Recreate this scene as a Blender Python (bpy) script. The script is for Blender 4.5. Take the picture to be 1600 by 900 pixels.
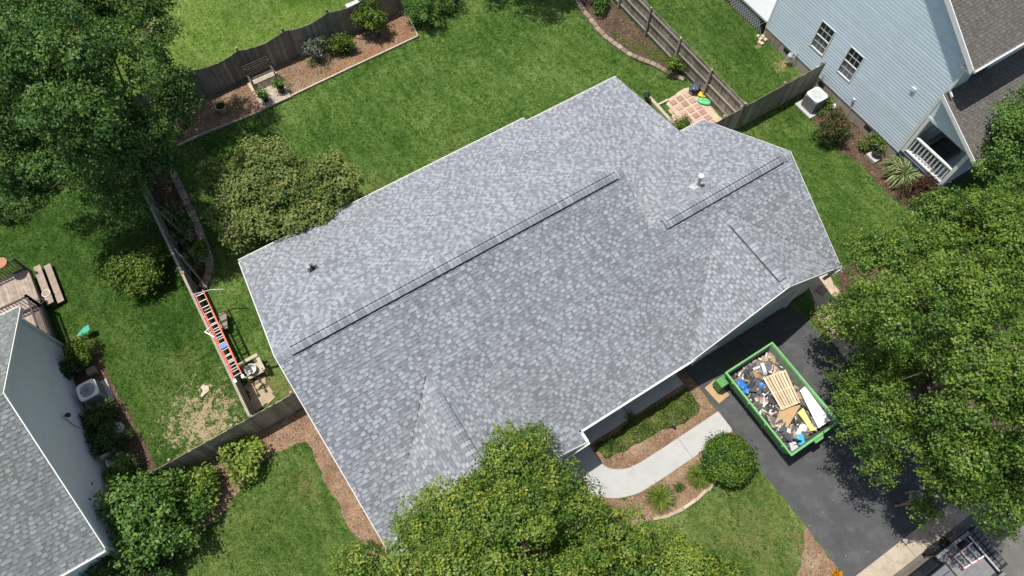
import bpy, math, random
import numpy as np
from mathutils import Vector, Matrix, Euler

for o in list(bpy.data.objects):
    bpy.data.objects.remove(o, do_unlink=True)
SC = bpy.context.scene
COL = SC.collection
random.seed(7)
RAD = math.radians

# ------------------------------------------------------------------ camera
# site axes: +X along the house ridge, +Y towards the back yard, metres
CAM_H, PITCH, YAW, FPX = 28.0, 25.9, -32.0, 1100.0
cam_d = bpy.data.cameras.new('camera')
cam_d.sensor_width = 36.0
cam_d.lens = FPX / 1600.0 * 36.0
cam_d.clip_start = 0.5
cam_d.clip_end = 2000.0
cam = bpy.data.objects.new('camera', cam_d)
cam.location = (0, 0, CAM_H)
cam.rotation_euler = (RAD(PITCH), 0, RAD(YAW))
COL.objects.link(cam)
SC.camera = cam

# ------------------------------------------------------------------ sky, sun, exposure
LD = Vector((0.206, -0.199, -1.0)).normalized()      # direction the sunlight travels
SUN_EL = math.asin(-LD.z)
world = bpy.data.worlds.new('World')
SC.world = world
world.use_nodes = True
wn = world.node_tree
sky = wn.nodes.new('ShaderNodeTexSky')
sky.sky_type = 'NISHITA'
sky.sun_disc = False
sky.sun_elevation = SUN_EL
sky.sun_rotation = math.atan2(-LD.x, -LD.y)
sky.air_density = 1.0
sky.dust_density = 2.0
sky.ozone_density = 0.6
bg = wn.nodes['Background']
wn.links.new(sky.outputs[0], bg.inputs[0])
bg.inputs[1].default_value = 0.115
sun_d = bpy.data.lights.new('sun', 'SUN')
sun_d.energy = 5.0
sun_d.angle = RAD(0.53)
sun_d.color = (1.0, 0.955, 0.88)
sun = bpy.data.objects.new('sun', sun_d)
sun.rotation_euler = LD.to_track_quat('-Z', 'Y').to_euler()
sun.location = (-10, 10, 40)
COL.objects.link(sun)
SC.view_settings.view_transform = 'Standard'
SC.view_settings.look = 'None'
SC.view_settings.gamma = 1.0
SC.view_settings.use_curve_mapping = False
SC.view_settings.exposure = 0.0

# ------------------------------------------------------------------ helpers
_c, _s = math.cos(RAD(-YAW)), math.sin(RAD(-YAW))
_cp, _sp = math.cos(RAD(PITCH)), math.sin(RAD(PITCH))
def at(px, py, z=0.0):
    """survey helper: photo pixel + known height -> site position"""
    u, v = (px - 800) / FPX, (450 - py) / FPX
    dx, dy, dz = u, _sp + v * _cp, -_cp + v * _sp
    t = (CAM_H - z) / -dz
    x, y = dx * t, dy * t
    return Vector((x * _c + y * _s, -x * _s + y * _c, z))
def to_px(P):
    P = np.asarray(P, float)
    x = P[..., 0] * _c - P[..., 1] * _s
    y = P[..., 0] * _s + P[..., 1] * _c
    z = P[..., 2] - CAM_H
    w = y * _sp - z * _cp
    v = y * _cp + z * _sp
    return 800 + FPX * x / w, 450 - FPX * v / w
def pix(pts, z=0.0):
    return [(at(p[0], p[1], z).x, at(p[0], p[1], z).y) for p in pts]

BASE = {}
def link(o, parent=None):
    COL.objects.link(o)
    if parent is not None:
        o.parent = parent
        BASE[o.name] = BASE[parent.name]
    return o
def tag(o, label=None, cat=None, group=None, kind=None):
    if label: o['label'] = label
    if cat: o['category'] = cat
    if group: o['group'] = group
    if kind: o['kind'] = kind
    return o
def thing(name, loc, label, cat, group=None):
    o = bpy.data.objects.new(name, None)
    o.empty_display_size = 0.2
    o.location = loc
    COL.objects.link(o)
    BASE[o.name] = Vector(loc)
    return tag(o, label, cat, group)

class MB:
    """mesh builder in site coordinates, with a per-face tone value and material slot"""
    def __init__(self):
        self.v, self.f, self.t, self.m = [], [], [], []
    def add(self, vs, fs, tone=0.5, mi=0):
        n = len(self.v)
        self.v += [tuple(p) for p in vs]
        for f in fs:
            self.f.append(tuple(i + n for i in f)); self.t.append(tone); self.m.append(mi)
        return self
    def box(self, x0, x1, y0, y1, z0, z1, tone=0.5, mi=0):
        vs = [(x0,y0,z0),(x1,y0,z0),(x1,y1,z0),(x0,y1,z0),(x0,y0,z1),(x1,y0,z1),(x1,y1,z1),(x0,y1,z1)]
        return self.add(vs, [(3,2,1,0),(4,5,6,7),(0,1,5,4),(1,2,6,5),(2,3,7,6),(3,0,4,7)], tone, mi)
    def obox(self, c, ax, ay, az, hx, hy, hz, tone=0.5, mi=0):
        c, ax, ay, az = Vector(c), Vector(ax).normalized(), Vector(ay).normalized(), Vector(az).normalized()
        vs = [c + ax*hx*i + ay*hy*j + az*hz*k for k in (-1,1) for (i,j) in ((-1,-1),(1,-1),(1,1),(-1,1))]
        return self.add(vs, [(3,2,1,0),(4,5,6,7),(0,1,5,4),(1,2,6,5),(2,3,7,6),(3,0,4,7)], tone, mi)
    def bar(self, a, b, w, h, up=(0,0,1), tone=0.5, mi=0):
        a, b = Vector(a), Vector(b)
        d = (b - a); L = d.length; d.normalize()
        u = Vector(up); sx = d.cross(u)
        if sx.length < 1e-4: sx = d.cross(Vector((1,0,0)))
        sx.normalize(); uz = sx.cross(d)
        return self.obox((a+b)/2, d, sx, uz, L/2, w/2, h/2, tone, mi)
    def tube(self, a, b, r0, r1=None, n=8, tone=0.5, mi=0, cap=True):
        a, b = Vector(a), Vector(b); r1 = r0 if r1 is None else r1
        d = (b - a).normalized()
        x = d.orthogonal().normalized(); y = d.cross(x)
        vs = [a + (x*math.cos(2*math.pi*i/n) + y*math.sin(2*math.pi*i/n))*r0 for i in range(n)]
        vs += [b + (x*math.cos(2*math.pi*i/n) + y*math.sin(2*math.pi*i/n))*r1 for i in range(n)]
        fs = [(i, (i+1) % n, n+(i+1) % n, n+i) for i in range(n)]
        if cap: fs += [tuple(range(n-1, -1, -1)), tuple(range(n, 2*n))]
        return self.add(vs, fs, tone, mi)
    def path(self, pts, radii, n=7, tone=0.5, mi=0):
        for i in range(len(pts)-1):
            self.tube(pts[i], pts[i+1], radii[i], radii[i+1], n, tone, mi)
        return self
    def lathe(self, c, prof, n=16, tone=0.5, mi=0):
        c = Vector(c); vs = []; fs = []
        for (r, z) in prof:
            vs += [c + Vector((r*math.cos(2*math.pi*i/n), r*math.sin(2*math.pi*i/n), z)) for i in range(n)]
        for k in range(len(prof)-1):
            fs += [(k*n+i, k*n+(i+1) % n, (k+1)*n+(i+1) % n, (k+1)*n+i) for i in range(n)]
        fs += [tuple(range(n-1, -1, -1)), tuple(range((len(prof)-1)*n, len(prof)*n))]
        return self.add(vs, fs, tone, mi)
    def prism(self, poly, z0, z1, tone=0.5, mi=0):
        n = len(poly)
        area = sum(poly[i][0]*poly[(i+1) % n][1] - poly[(i+1) % n][0]*poly[i][1] for i in range(n))
        if area < 0: poly = poly[::-1]
        vs = [(p[0], p[1], z0) for p in poly] + [(p[0], p[1], z1) for p in poly]
        fs = [tuple(range(n-1, -1, -1)), tuple(range(n, 2*n))] + [(i, (i+1) % n, n+(i+1) % n, n+i) for i in range(n)]
        return self.add(vs, fs, tone, mi)
    def slab3(self, top, down, tone=0.5, mi=0):
        """solid from a 3D polygon (facing out) and a downward offset vector"""
        n = len(top); d = Vector(down)
        vs = [Vector(p) for p in top] + [Vector(p) + d for p in top]
        fs = [tuple(range(n)), tuple(range(2*n-1, n-1, -1))] + [(i, n+i, n+(i+1) % n, (i+1) % n) for i in range(n)]
        return self.add(vs, fs, tone, mi)
    def build(self, name, mats, parent=None, smooth=False, bevel=0, kind=None):
        base = BASE[parent.name] if parent is not None else Vector((0,0,0))
        if not isinstance(mats, (list, tuple)): mats = [mats]
        me = bpy.data.meshes.new(name)
        me.from_pydata([(p[0]-base.x, p[1]-base.y, p[2]-base.z) for p in self.v], [], self.f)
        for m in mats: me.materials.append(m)
        a = me.attributes.new('tone', 'FLOAT', 'FACE')
        a.data.foreach_set('value', np.array(self.t, dtype=np.float32))
        if len(mats) > 1: me.polygons.foreach_set('material_index', np.array(self.m, dtype=np.int32))
        if smooth: me.polygons.foreach_set('use_smooth', np.ones(len(me.polygons), dtype=bool))
        me.update()
        o = bpy.data.objects.new(name, me)
        if parent is None: BASE[name] = Vector((0,0,0))
        link(o, parent)
        if parent is None: BASE[o.name] = Vector((0,0,0))
        if bevel:
            b = o.modifiers.new('bevel', 'BEVEL'); b.width = bevel; b.segments = 2; b.limit_method = 'ANGLE'
        if kind: o['kind'] = kind
        return o
def solo(mb, name, mats, loc, label, cat, group=None, smooth=False, bevel=0, kind=None):
    """a thing that is one mesh, origin at its base"""
    base = Vector(loc)
    mb.v = [(p[0]-base.x, p[1]-base.y, p[2]-base.z) for p in mb.v]
    o = mb.build(name, mats, None, smooth, bevel, kind)
    o.location = base
    BASE[o.name] = base
    return tag(o, label, cat, group)
def inst(name, mesh, loc, parent, scale=None, rot=None):
    """a piece sharing mesh data, placed at a site position under its parent"""
    o = bpy.data.objects.new(name, mesh)
    o.location = Vector(loc) - BASE[parent.name]
    if scale: o.scale = scale
    if rot: o.rotation_euler = rot
    return link(o, parent)
def meshof(mb, name, mats, smooth=False):
    if not isinstance(mats, (list, tuple)): mats = [mats]
    me = bpy.data.meshes.new(name)
    me.from_pydata(mb.v, [], mb.f)
    for m in mats: me.materials.append(m)
    a = me.attributes.new('tone', 'FLOAT', 'FACE'); a.data.foreach_set('value', np.array(mb.t, dtype=np.float32))
    if len(mats) > 1: me.polygons.foreach_set('material_index', np.array(mb.m, dtype=np.int32))
    if smooth: me.polygons.foreach_set('use_smooth', np.ones(len(me.polygons), dtype=bool))
    return me

# ------------------------------------------------------------------ materials
class NT:
    def __init__(self, name):
        self.m = bpy.data.materials.new(name); self.m.use_nodes = True
        self.t = self.m.node_tree; self.b = self.t.nodes['Principled BSDF']
        self.b.inputs['Specular IOR Level'].default_value = 0.25
    def n(self, typ, **kw):
        x = self.t.nodes.new(typ)
        for k, v in kw.items():
            if k in x.inputs.keys(): x.inputs[k].default_value = v
            else: setattr(x, k, v)
        return x
    def l(self, a, b): self.t.links.new(a, b)
    def pos(self): return self.n('ShaderNodeNewGeometry').outputs['Position']
    def noise(self, scale, detail=4, rough=0.6, vec=None, dist=0.0):
        x = self.n('ShaderNodeTexNoise'); x.inputs['Scale'].default_value = scale
        x.inputs['Detail'].default_value = detail; x.inputs['Roughness'].default_value = rough
        x.inputs['Distortion'].default_value = dist
        self.l(vec if vec is not None else self.pos(), x.inputs['Vector'])
        return x.outputs['Fac']
    def ramp(self, fac, stops):
        x = self.n('ShaderNodeValToRGB'); e = x.color_ramp.elements
        while len(e) < len(stops): e.new(0.5)
        for i, (p, c) in enumerate(stops):
            e[i].position = p; e[i].color = (*c, 1) if len(c) == 3 else c
        self.l(fac, x.inputs['Fac']); return x.outputs['Color']
    def mix(self, fac, a, b, typ='MIX'):
        x = self.n('ShaderNodeMix'); x.data_type = 'RGBA'; x.blend_type = typ
        for sock, val in ((x.inputs[0], fac), (x.inputs[6], a), (x.inputs[7], b)):
            if hasattr(val, 'default_value'): self.l(val, sock)
            elif isinstance(val, (int, float)): sock.default_value = val
            else: sock.default_value = (*val, 1)
        return x.outputs[2]
    def math(self, op, a, b=0.0):
        x = self.n('ShaderNodeMath'); x.operation = op
        for i, val in enumerate((a, b)):
            if hasattr(val, 'default_value'): self.l(val, x.inputs[i])
            else: x.inputs[i].default_value = val
        return x.outputs[0]
    def attr(self, name='tone'):
        x = self.n('ShaderNodeAttribute'); x.attribute_name = name; return x.outputs['Fac']
    def bump(self, h, strength=0.3, dist=0.02):
        x = self.n('ShaderNodeBump'); x.inputs['Strength'].default_value = strength; x.inputs['Distance'].default_value = dist
        self.l(h, x.inputs['Height']); self.l(x.outputs[0], self.b.inputs['Normal'])
    def out(self, col, rough=0.8):
        if hasattr(col, 'default_value'): self.l(col, self.b.inputs['Base Color'])
        else: self.b.inputs['Base Color'].default_value = (*col, 1)
        self.b.inputs['Roughness'].default_value = rough
        return self.m

def pm(name, col, rough=0.75, var=0.18, scale=3.0, fine=40.0, bump=0.15, bdist=0.01, spec=0.25, metal=0.0, dirt=None, dirt_amt=0.4, tonevar=0.0):
    """painted / plain surface with broad and fine tone variation, optional dirt colour and per-piece tone"""
    k = NT(name)
    a = k.noise(scale, 5, 0.65); f = k.noise(fine, 3, 0.6)
    v = k.math('ADD', k.math('MULTIPLY', a, 0.65), k.math('MULTIPLY', f, 0.35))
    lo = tuple(max(0, c*(1-var*1.6)) for c in col); hi = tuple(min(0.95, c*(1+var*1.6)) for c in col)
    c = k.ramp(v, [(0.25, lo), (0.75, hi)])
    if dirt:
        d = k.noise(scale*2.3, 6, 0.7)
        msk = k.ramp(d, [(0.48, (0,0,0)), (0.72, (dirt_amt,)*3)])
        c = k.mix(msk, c, dirt)
    if tonevar:
        tv = k.math('ADD', k.math('MULTIPLY', k.attr(), 2*tonevar), 1-tonevar)
        oi = k.n('ShaderNodeObjectInfo').outputs['Random']
        tv = k.math('MULTIPLY', tv, k.math('ADD', k.math('MULTIPLY', oi, tonevar*1.4), 1-tonevar*0.7))
        c = k.mix(1.0, c, tv, 'MULTIPLY')
    k.b.inputs['Specular IOR Level'].default_value = spec
    k.b.inputs['Metallic'].default_value = metal
    if bump: k.bump(f, bump, bdist)
    return k.out(c, rough)

def lawn_mat(name, dark, mid, light, patches=(), dry=0.25, tan=(0.23, 0.19, 0.09)):
    k = NT(name)
    mp = k.n('ShaderNodeMapping'); k.l(k.pos(), mp.inputs['Vector']); mp.inputs['Scale'].default_value = (2.2, 0.75, 1.0); mp.inputs['Rotation'].default_value = (0, 0, 0.9)
    big = k.noise(0.22, 4, 0.6, dist=0.6); med = k.noise(1.1, 6, 0.75, mp.outputs[0], 0.3); mow = k.noise(5.0, 4, 0.85); fine = k.noise(16.0, 3, 0.85)
    v = k.math('ADD', k.math('ADD', k.math('MULTIPLY', big, 0.24), k.math('MULTIPLY', med, 0.26)), k.math('ADD', k.math('MULTIPLY', mow, 0.28), k.math('MULTIPLY', fine, 0.34)))
    c = k.ramp(v, [(0.49, dark), (0.555, mid), (0.625, light)])
    dm = k.ramp(k.noise(0.8, 6, 0.72), [(0.54, (0,0,0)), (0.78, (dry,)*3)])
    c = k.mix(dm, c, (0.13, 0.13, 0.035))
    for (x, y, r, amt, pc) in patches:
        s = k.n('ShaderNodeVectorMath'); s.operation = 'DISTANCE'
        k.l(k.pos(), s.inputs[0]); s.inputs[1].default_value = (x, y, 0)
        d = k.math('DIVIDE', s.outputs['Value'], r)
        nz = k.math('ADD', k.math('MULTIPLY', k.math('SUBTRACT', k.noise(2.6, 5, 0.75), 0.5), 4.2), k.math('MULTIPLY', k.math('SUBTRACT', k.noise(11.0, 4, 0.8), 0.5), 3.0))
        e = k.math('SUBTRACT', k.math('ADD', nz, 0.85), d)
        msk = k.ramp(e, [(0.25, (0,0,0)), (0.6, (amt,)*3)])
        c = k.mix(msk, c, pc)
    k.bump(k.math('ADD', mow, fine), 0.7, 0.05)
    k.b.inputs['Specular IOR Level'].default_value = 0.1
    return k.out(c, 0.9)

def leaf_mat(name, cols, tipcol=None, tipamt=0.0, trans=0.25, rough=0.5, spec=0.35):
    k = NT(name)
    spec *= 0.5; rough = max(rough, 0.42)
    t = k.attr('tone')
    n = len(cols)
    c = k.ramp(t, [(i/(n-1), cols[i]) for i in range(n)])
    if tipcol:
        c = k.mix(k.math('MULTIPLY', k.attr('tip'), tipamt), c, tipcol)
    k.out(c, rough)
    k.b.inputs['Specular IOR Level'].default_value = spec
    tr = k.n('ShaderNodeBsdfTranslucent'); k.l(c, tr.inputs['Color'])
    mx = k.n('ShaderNodeMixShader'); mx.inputs[0].default_value = trans
    k.l(k.b.outputs[0], mx.inputs[1]); k.l(tr.outputs[0], mx.inputs[2])
    o = k.t.nodes['Material Output']; k.l(mx.outputs[0], o.inputs['Surface'])
    return k.m

def shingle_mat(name, dark, mid, light, edge=(0.05, 0.053, 0.06)):
    k = NT(name)
    t = k.attr('tone')
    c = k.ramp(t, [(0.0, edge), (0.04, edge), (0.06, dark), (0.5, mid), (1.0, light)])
    g = k.noise(150.0, 2, 0.8); b = k.noise(0.5, 5, 0.6)
    f = k.math('ADD', k.math('ADD', k.math('MULTIPLY', g, 0.5), k.math('MULTIPLY', b, 0.35)), 0.58)
    c = k.mix(1.0, c, f, 'MULTIPLY')
    k.bump(g, 0.4, 0.004)
    k.b.inputs['Specular IOR Level'].default_value = 0.2
    return k.out(c, 0.92)

def mulch_mat(name, a, b, c3):
    k = NT(name)
    v = k.n('ShaderNodeTexVoronoi'); v.inputs['Scale'].default_value = 22.0
    k.l(k.pos(), v.inputs['Vector'])
    f = k.math('ADD', k.math('MULTIPLY', k.noise(1.1, 5, 0.7), 0.6), k.math('MULTIPLY', k.noise(26.0, 4, 0.8), 0.5))
    c = k.ramp(f, [(0.36, a), (0.54, b), (0.75, c3)])
    c = k.mix(0.35, c, v.outputs['Color'], 'SOFT_LIGHT')
    k.bump(k.math('ADD', v.outputs['Distance'], f), 0.8, 0.04)
    return k.out(c, 0.95)

M = {}
M['lawn'] = lawn_mat('lawn_back', (0.02, 0.062, 0.008), (0.06, 0.124, 0.02), (0.15, 0.215, 0.062),
    [(8.5, 18.9, 1.5, 0.5, (0.19,0.17,0.07)), (-2.6, 12.3, 1.2, 0.85, (0.20,0.135,0.075)), (-3.6, 13.0, 0.9, 0.7, (0.2,0.135,0.075)), (4.5, 19.6, 1.2, 0.4, (0.17,0.16,0.06))])
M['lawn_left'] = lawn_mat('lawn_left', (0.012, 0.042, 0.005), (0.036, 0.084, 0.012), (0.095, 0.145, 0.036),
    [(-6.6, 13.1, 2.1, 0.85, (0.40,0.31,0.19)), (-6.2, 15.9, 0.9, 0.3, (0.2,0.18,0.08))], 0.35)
M['lawn_far'] = lawn_mat('lawn_far', (0.045, 0.105, 0.01), (0.095, 0.175, 0.022), (0.19, 0.27, 0.06),
    [(-1.0, 35.0, 1.6, 0.8, (0.32,0.25,0.13))], 0.2)
M['lawn_front'] = lawn_mat('lawn_front', (0.028, 0.064, 0.01), (0.07, 0.122, 0.024), (0.165, 0.205, 0.066),
    [(-4.2, 8.6, 0.8, 0.5, (0.18,0.14,0.06)), (9.5, -2.0, 2.2, 0.4, (0.2,0.17,0.07)), (10.9, -3.6, 1.0, 0.7, (0.22,0.16,0.09))], 0.5)
M['lawn_right'] = lawn_mat('lawn_right', (0.02, 0.058, 0.008), (0.058, 0.116, 0.019), (0.14, 0.195, 0.055),
    [(26.0, 15.0, 0.55, 0.8, (0.34,0.24,0.14)), (25.9, 16.7, 0.3, 0.7, (0.34,0.25,0.15))], 0.35)
M['blade'] = leaf_mat('grass_blade', [(0.016,0.050,0.006), (0.050,0.108,0.016), (0.125,0.185,0.045), (0.24,0.26,0.11)], trans=0.2, rough=0.7, spec=0.1)
M['mulch'] = mulch_mat('mulch', (0.11,0.066,0.040), (0.26,0.165,0.105), (0.43,0.32,0.225))
M['clay'] = mulch_mat('clay_soil', (0.16,0.085,0.045), (0.29,0.155,0.085), (0.38,0.26,0.17))
M['darkmulch'] = mulch_mat('dark_mulch', (0.035,0.024,0.017), (0.10,0.066,0.045), (0.20,0.145,0.10))
M['asphalt'] = pm('sealed_asphalt', (0.072,0.074,0.078), 0.85, 0.18, 0.7, 90, 0.5, 0.01, 0.3, dirt=(0.14,0.14,0.14), dirt_amt=0.6)
M['street'] = pm('street_asphalt', (0.14,0.135,0.125), 0.9, 0.2, 0.8, 80, 0.6, 0.01, 0.2, dirt=(0.2,0.18,0.16), dirt_amt=0.5)
M['concrete'] = pm('walk_concrete', (0.44,0.44,0.43), 0.85, 0.06, 0.9, 60, 0.25, 0.004, 0.2, dirt=(0.35,0.34,0.32), dirt_amt=0.5)
M['porchslab'] = pm('porch_concrete', (0.42,0.42,0.41), 0.8, 0.08, 1.2, 60, 0.2, 0.004)
M['apron'] = pm('old_concrete', (0.43,0.37,0.29), 0.9, 0.16, 1.6, 60, 0.5, 0.006, 0.15, dirt=(0.24,0.19,0.14), dirt_amt=0.6)
M['gravel'] = mulch_mat('peach_gravel', (0.42,0.31,0.22), (0.58,0.46,0.345), (0.66,0.56,0.45))
M['redpaver'] = pm('red_paver', (0.40,0.255,0.205), 0.9, 0.2, 4, 70, 0.4, 0.006, tonevar=0.15)
M['stone'] = pm('edging_stone', (0.30,0.235,0.18), 0.92, 0.22, 5, 60, 0.5, 0.01, tonevar=0.2)
M['flagstone'] = pm('flagstone', (0.42,0.34,0.24), 0.9, 0.18, 4, 50, 0.4, 0.01, tonevar=0.18)
M['shingle'] = shingle_mat('grey_shingle', (0.168,0.178,0.196), (0.240,0.254,0.279), (0.338,0.357,0.390))
M['shingle_left'] = shingle_mat('greengrey_shingle', (0.125,0.136,0.136), (0.172,0.187,0.184), (0.235,0.257,0.25))
M['shingle_right'] = shingle_mat('weathered_shingle', (0.11,0.102,0.092), (0.135,0.126,0.114), (0.17,0.158,0.143), (0.05,0.045,0.04))
M['vent'] = pm('black_vent', (0.02,0.021,0.025), 0.7, 0.1, 4, 60, 0)
M['white'] = pm('white_trim', (0.78,0.78,0.76), 0.45, 0.04, 2, 40, 0.03, 0.002, 0.4, dirt=(0.55,0.54,0.5), dirt_amt=0.25)
M['beige'] = pm('beige_siding', (0.62,0.58,0.49), 0.6, 0.05, 2, 40, 0.05, 0.002)
M['doorgrey'] = pm('garage_door', (0.55,0.57,0.58), 0.5, 0.05, 2, 40, 0.03, 0.002)
M['bluesiding'] = pm('blue_siding', (0.70,0.80,0.86), 0.5, 0.04, 0.8, 25, 0.04, 0.002, 0.35, dirt=(0.63,0.73,0.78), dirt_amt=0.4, tonevar=0.035)
M['whitesiding'] = pm('white_siding', (0.83,0.84,0.86), 0.55, 0.02, 0.8, 25, 0.03, 0.002, 0.35, dirt=(0.74,0.74,0.75), dirt_amt=0.3, tonevar=0.02)
M['navy'] = pm('navy_board', (0.035,0.055,0.095), 0.5, 0.1, 3, 40, 0.05, 0.002)
M['block'] = pm('concrete_block', (0.40,0.365,0.31), 0.9, 0.14, 3, 50, 0.4, 0.006, dirt=(0.40,0.26,0.14), dirt_amt=0.6)
M['glass'] = pm('window_glass', (0.03,0.035,0.045), 0.06, 0.2, 1.5, 3, 0, spec=0.8)
M['screen'] = pm('screened_glass', (0.16,0.165,0.175), 0.35, 0.12, 2, 60, 0, spec=0.5)
M['dark'] = pm('dark_recess', (0.03,0.03,0.032), 0.8, 0.1, 3, 40, 0)
M['fence'] = pm('weathered_fence', (0.29,0.255,0.21), 0.9, 0.26, 3.5, 55, 0.5, 0.006, 0.15, dirt=(0.15,0.135,0.115), dirt_amt=0.6, tonevar=0.22)
M['fencegrey'] = pm('grey_fence', (0.265,0.232,0.19), 0.9, 0.28, 3.5, 55, 0.5, 0.006, 0.15, dirt=(0.15,0.132,0.11), dirt_amt=0.6, tonevar=0.22)
M['rail'] = pm('fence_rail', (0.34,0.30,0.25), 0.9, 0.2, 5, 50, 0.4, 0.005, 0.15, tonevar=0.15)
M['deckwood'] = pm('deck_wood', (0.36,0.285,0.23), 0.85, 0.24, 3, 45, 0.4, 0.005, 0.15, dirt=(0.17,0.13,0.10), dirt_amt=0.6, tonevar=0.15)
M['palewood'] = pm('pale_weathered_wood', (0.50,0.43,0.33), 0.88, 0.2, 4, 45, 0.4, 0.005, 0.15, dirt=(0.27,0.22,0.16), dirt_amt=0.6, tonevar=0.15)
M['darkwood'] = pm('dark_bench_wood', (0.10,0.085,0.07), 0.85, 0.25, 5, 45, 0.3, 0.004, tonevar=0.2)
M['newwood'] = pm('pallet_wood', (0.66,0.52,0.35), 0.85, 0.16, 4, 40, 0.3, 0.004, tonevar=0.14)
M['bark'] = pm('bark', (0.13,0.10,0.075), 0.95, 0.3, 6, 40, 0.8, 0.02)
M['black'] = pm('black_metal', (0.022,0.022,0.024), 0.45, 0.1, 4, 40, 0.05, 0.002, 0.5)
M['aluminium'] = pm('aluminium', (0.72,0.73,0.74), 0.38, 0.08, 6, 40, 0.05, 0.002, 0.5, metal=0.6)
M['orange'] = pm('orange_fibreglass', (0.72,0.13,0.055), 0.5, 0.1, 5, 40, 0.05, 0.002, 0.4)
M['redplastic'] = pm('red_plastic', (0.55,0.05,0.04), 0.45, 0.1, 5, 40, 0)
M['green'] = pm('dumpster_green', (0.16,0.44,0.15), 0.5, 0.2, 2.5, 30, 0.12, 0.004, 0.4, dirt=(0.20,0.42,0.17), dirt_amt=0.55)
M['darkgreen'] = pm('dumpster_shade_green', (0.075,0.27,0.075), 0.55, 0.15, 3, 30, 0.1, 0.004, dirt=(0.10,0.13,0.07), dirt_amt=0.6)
M['steelin'] = pm('scuffed_steel', (0.15,0.20,0.14), 0.6, 0.3, 5, 30, 0.2, 0.006, 0.4, dirt=(0.22,0.18,0.14), dirt_amt=0.7)
M['cardboard'] = pm('cardboard', (0.46,0.31,0.17), 0.9, 0.1, 4, 30, 0.1, 0.003)
M['panel'] = pm('white_panel', (0.74,0.74,0.75), 0.4, 0.05, 3, 20, 0.2, 0.01, 0.4, dirt=(0.42,0.42,0.44), dirt_amt=0.7)
M['yellowsheet'] = pm('yellow_sheet', (0.66,0.64,0.22), 0.7, 0.08, 4, 30, 0.1, 0.004)
M['bluetarp'] = pm('blue_plastic', (0.03,0.17,0.50), 0.4, 0.15, 6, 30, 0.3, 0.02, 0.5)
M['cyan'] = pm('cyan_plastic', (0.05,0.40,0.68), 0.4, 0.1, 6, 30, 0.1, 0.01, 0.5)
M['terracotta'] = pm('terracotta', (0.42,0.20,0.13), 0.85, 0.12, 5, 40, 0.2, 0.004)
M['tanpot'] = pm('tan_pot', (0.48,0.42,0.24), 0.8, 0.12, 5, 40, 0.2, 0.004)
M['whitepot'] = pm('white_pot', (0.66,0.65,0.60), 0.7, 0.1, 5, 40, 0.1, 0.004)
M['soil'] = pm('potting_soil', (0.05,0.035,0.025), 0.95, 0.3, 10, 60, 0.6, 0.02)
M['acbody'] = pm('ac_metal', (0.46,0.48,0.48), 0.5, 0.08, 3, 40, 0.05, 0.002, 0.4)
M['acdark'] = pm('ac_grille', (0.10,0.105,0.11), 0.5, 0.15, 8, 60, 0.1, 0.003, 0.4)
M['teal'] = pm('teal_paint', (0.07,0.40,0.30), 0.5, 0.1, 5, 40, 0.05, 0.002)
M['carpaint'] = pm('black_car_paint', (0.013,0.013,0.015), 0.16, 0.1, 1, 6, 0, spec=0.7)
M['tonneau'] = pm('grey_car_roof', (0.16,0.165,0.18), 0.3, 0.15, 1.2, 6, 0, spec=0.6)
M['bedliner'] = pm('bed_liner', (0.20,0.205,0.21), 0.5, 0.2, 3, 40, 0.2, 0.004, 0.4, dirt=(0.17,0.165,0.16), dirt_amt=0.5)
M['tyre'] = pm('tyre_rubber', (0.022,0.022,0.022), 0.85, 0.15, 6, 60, 0.3, 0.004)
M['chrome'] = pm('rim_metal', (0.5,0.5,0.52), 0.3, 0.08, 5, 40, 0, metal=0.9)
M['skin'] = pm('skin', (0.46,0.27,0.18), 0.55, 0.06, 10, 60, 0.05, 0.002)
M['tealcloth'] = pm('teal_cloth', (0.06,0.30,0.36), 0.85, 0.1, 8, 60, 0.2, 0.004)
M['khaki'] = pm('khaki_cloth', (0.30,0.26,0.20), 0.85, 0.1, 8, 60, 0.2, 0.004)
M['whitecloth'] = pm('white_cloth', (0.68,0.68,0.66), 0.85, 0.06, 8, 60, 0.1, 0.003)
M['tanleather'] = pm('tan_leather', (0.45,0.31,0.19), 0.7, 0.1, 10, 60, 0.1, 0.003)
M['pvc'] = pm('pvc_white', (0.74,0.74,0.72), 0.4, 0.06, 6, 40, 0.05, 0.002, dirt=(0.5,0.5,0.48), dirt_amt=0.4)
M['lead'] = pm('lead_flashing', (0.45,0.46,0.48), 0.55, 0.12, 8, 60, 0.1, 0.003)
M['bag_black'] = pm('black_bag', (0.03,0.035,0.05), 0.35, 0.3, 9, 30, 0.4, 0.02, 0.5, dirt=(0.35,0.45,0.60), dirt_amt=0.8)
M['bag_yellow'] = pm('yellow_bag', (0.68,0.46,0.02), 0.4, 0.12, 7, 30, 0.3, 0.02, 0.5)
M['bag_green'] = pm('green_bag', (0.02,0.45,0.13), 0.4, 0.2, 7, 30, 0.3, 0.02, 0.5, dirt=(0.75,0.78,0.76), dirt_amt=0.9)
M['scrap'] = pm('shingle_scrap', (0.075,0.077,0.085), 0.9, 0.3, 7, 50, 0.4, 0.006, tonevar=0.5)
M['scrapmix'] = NT('mixed_scrap').m
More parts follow.
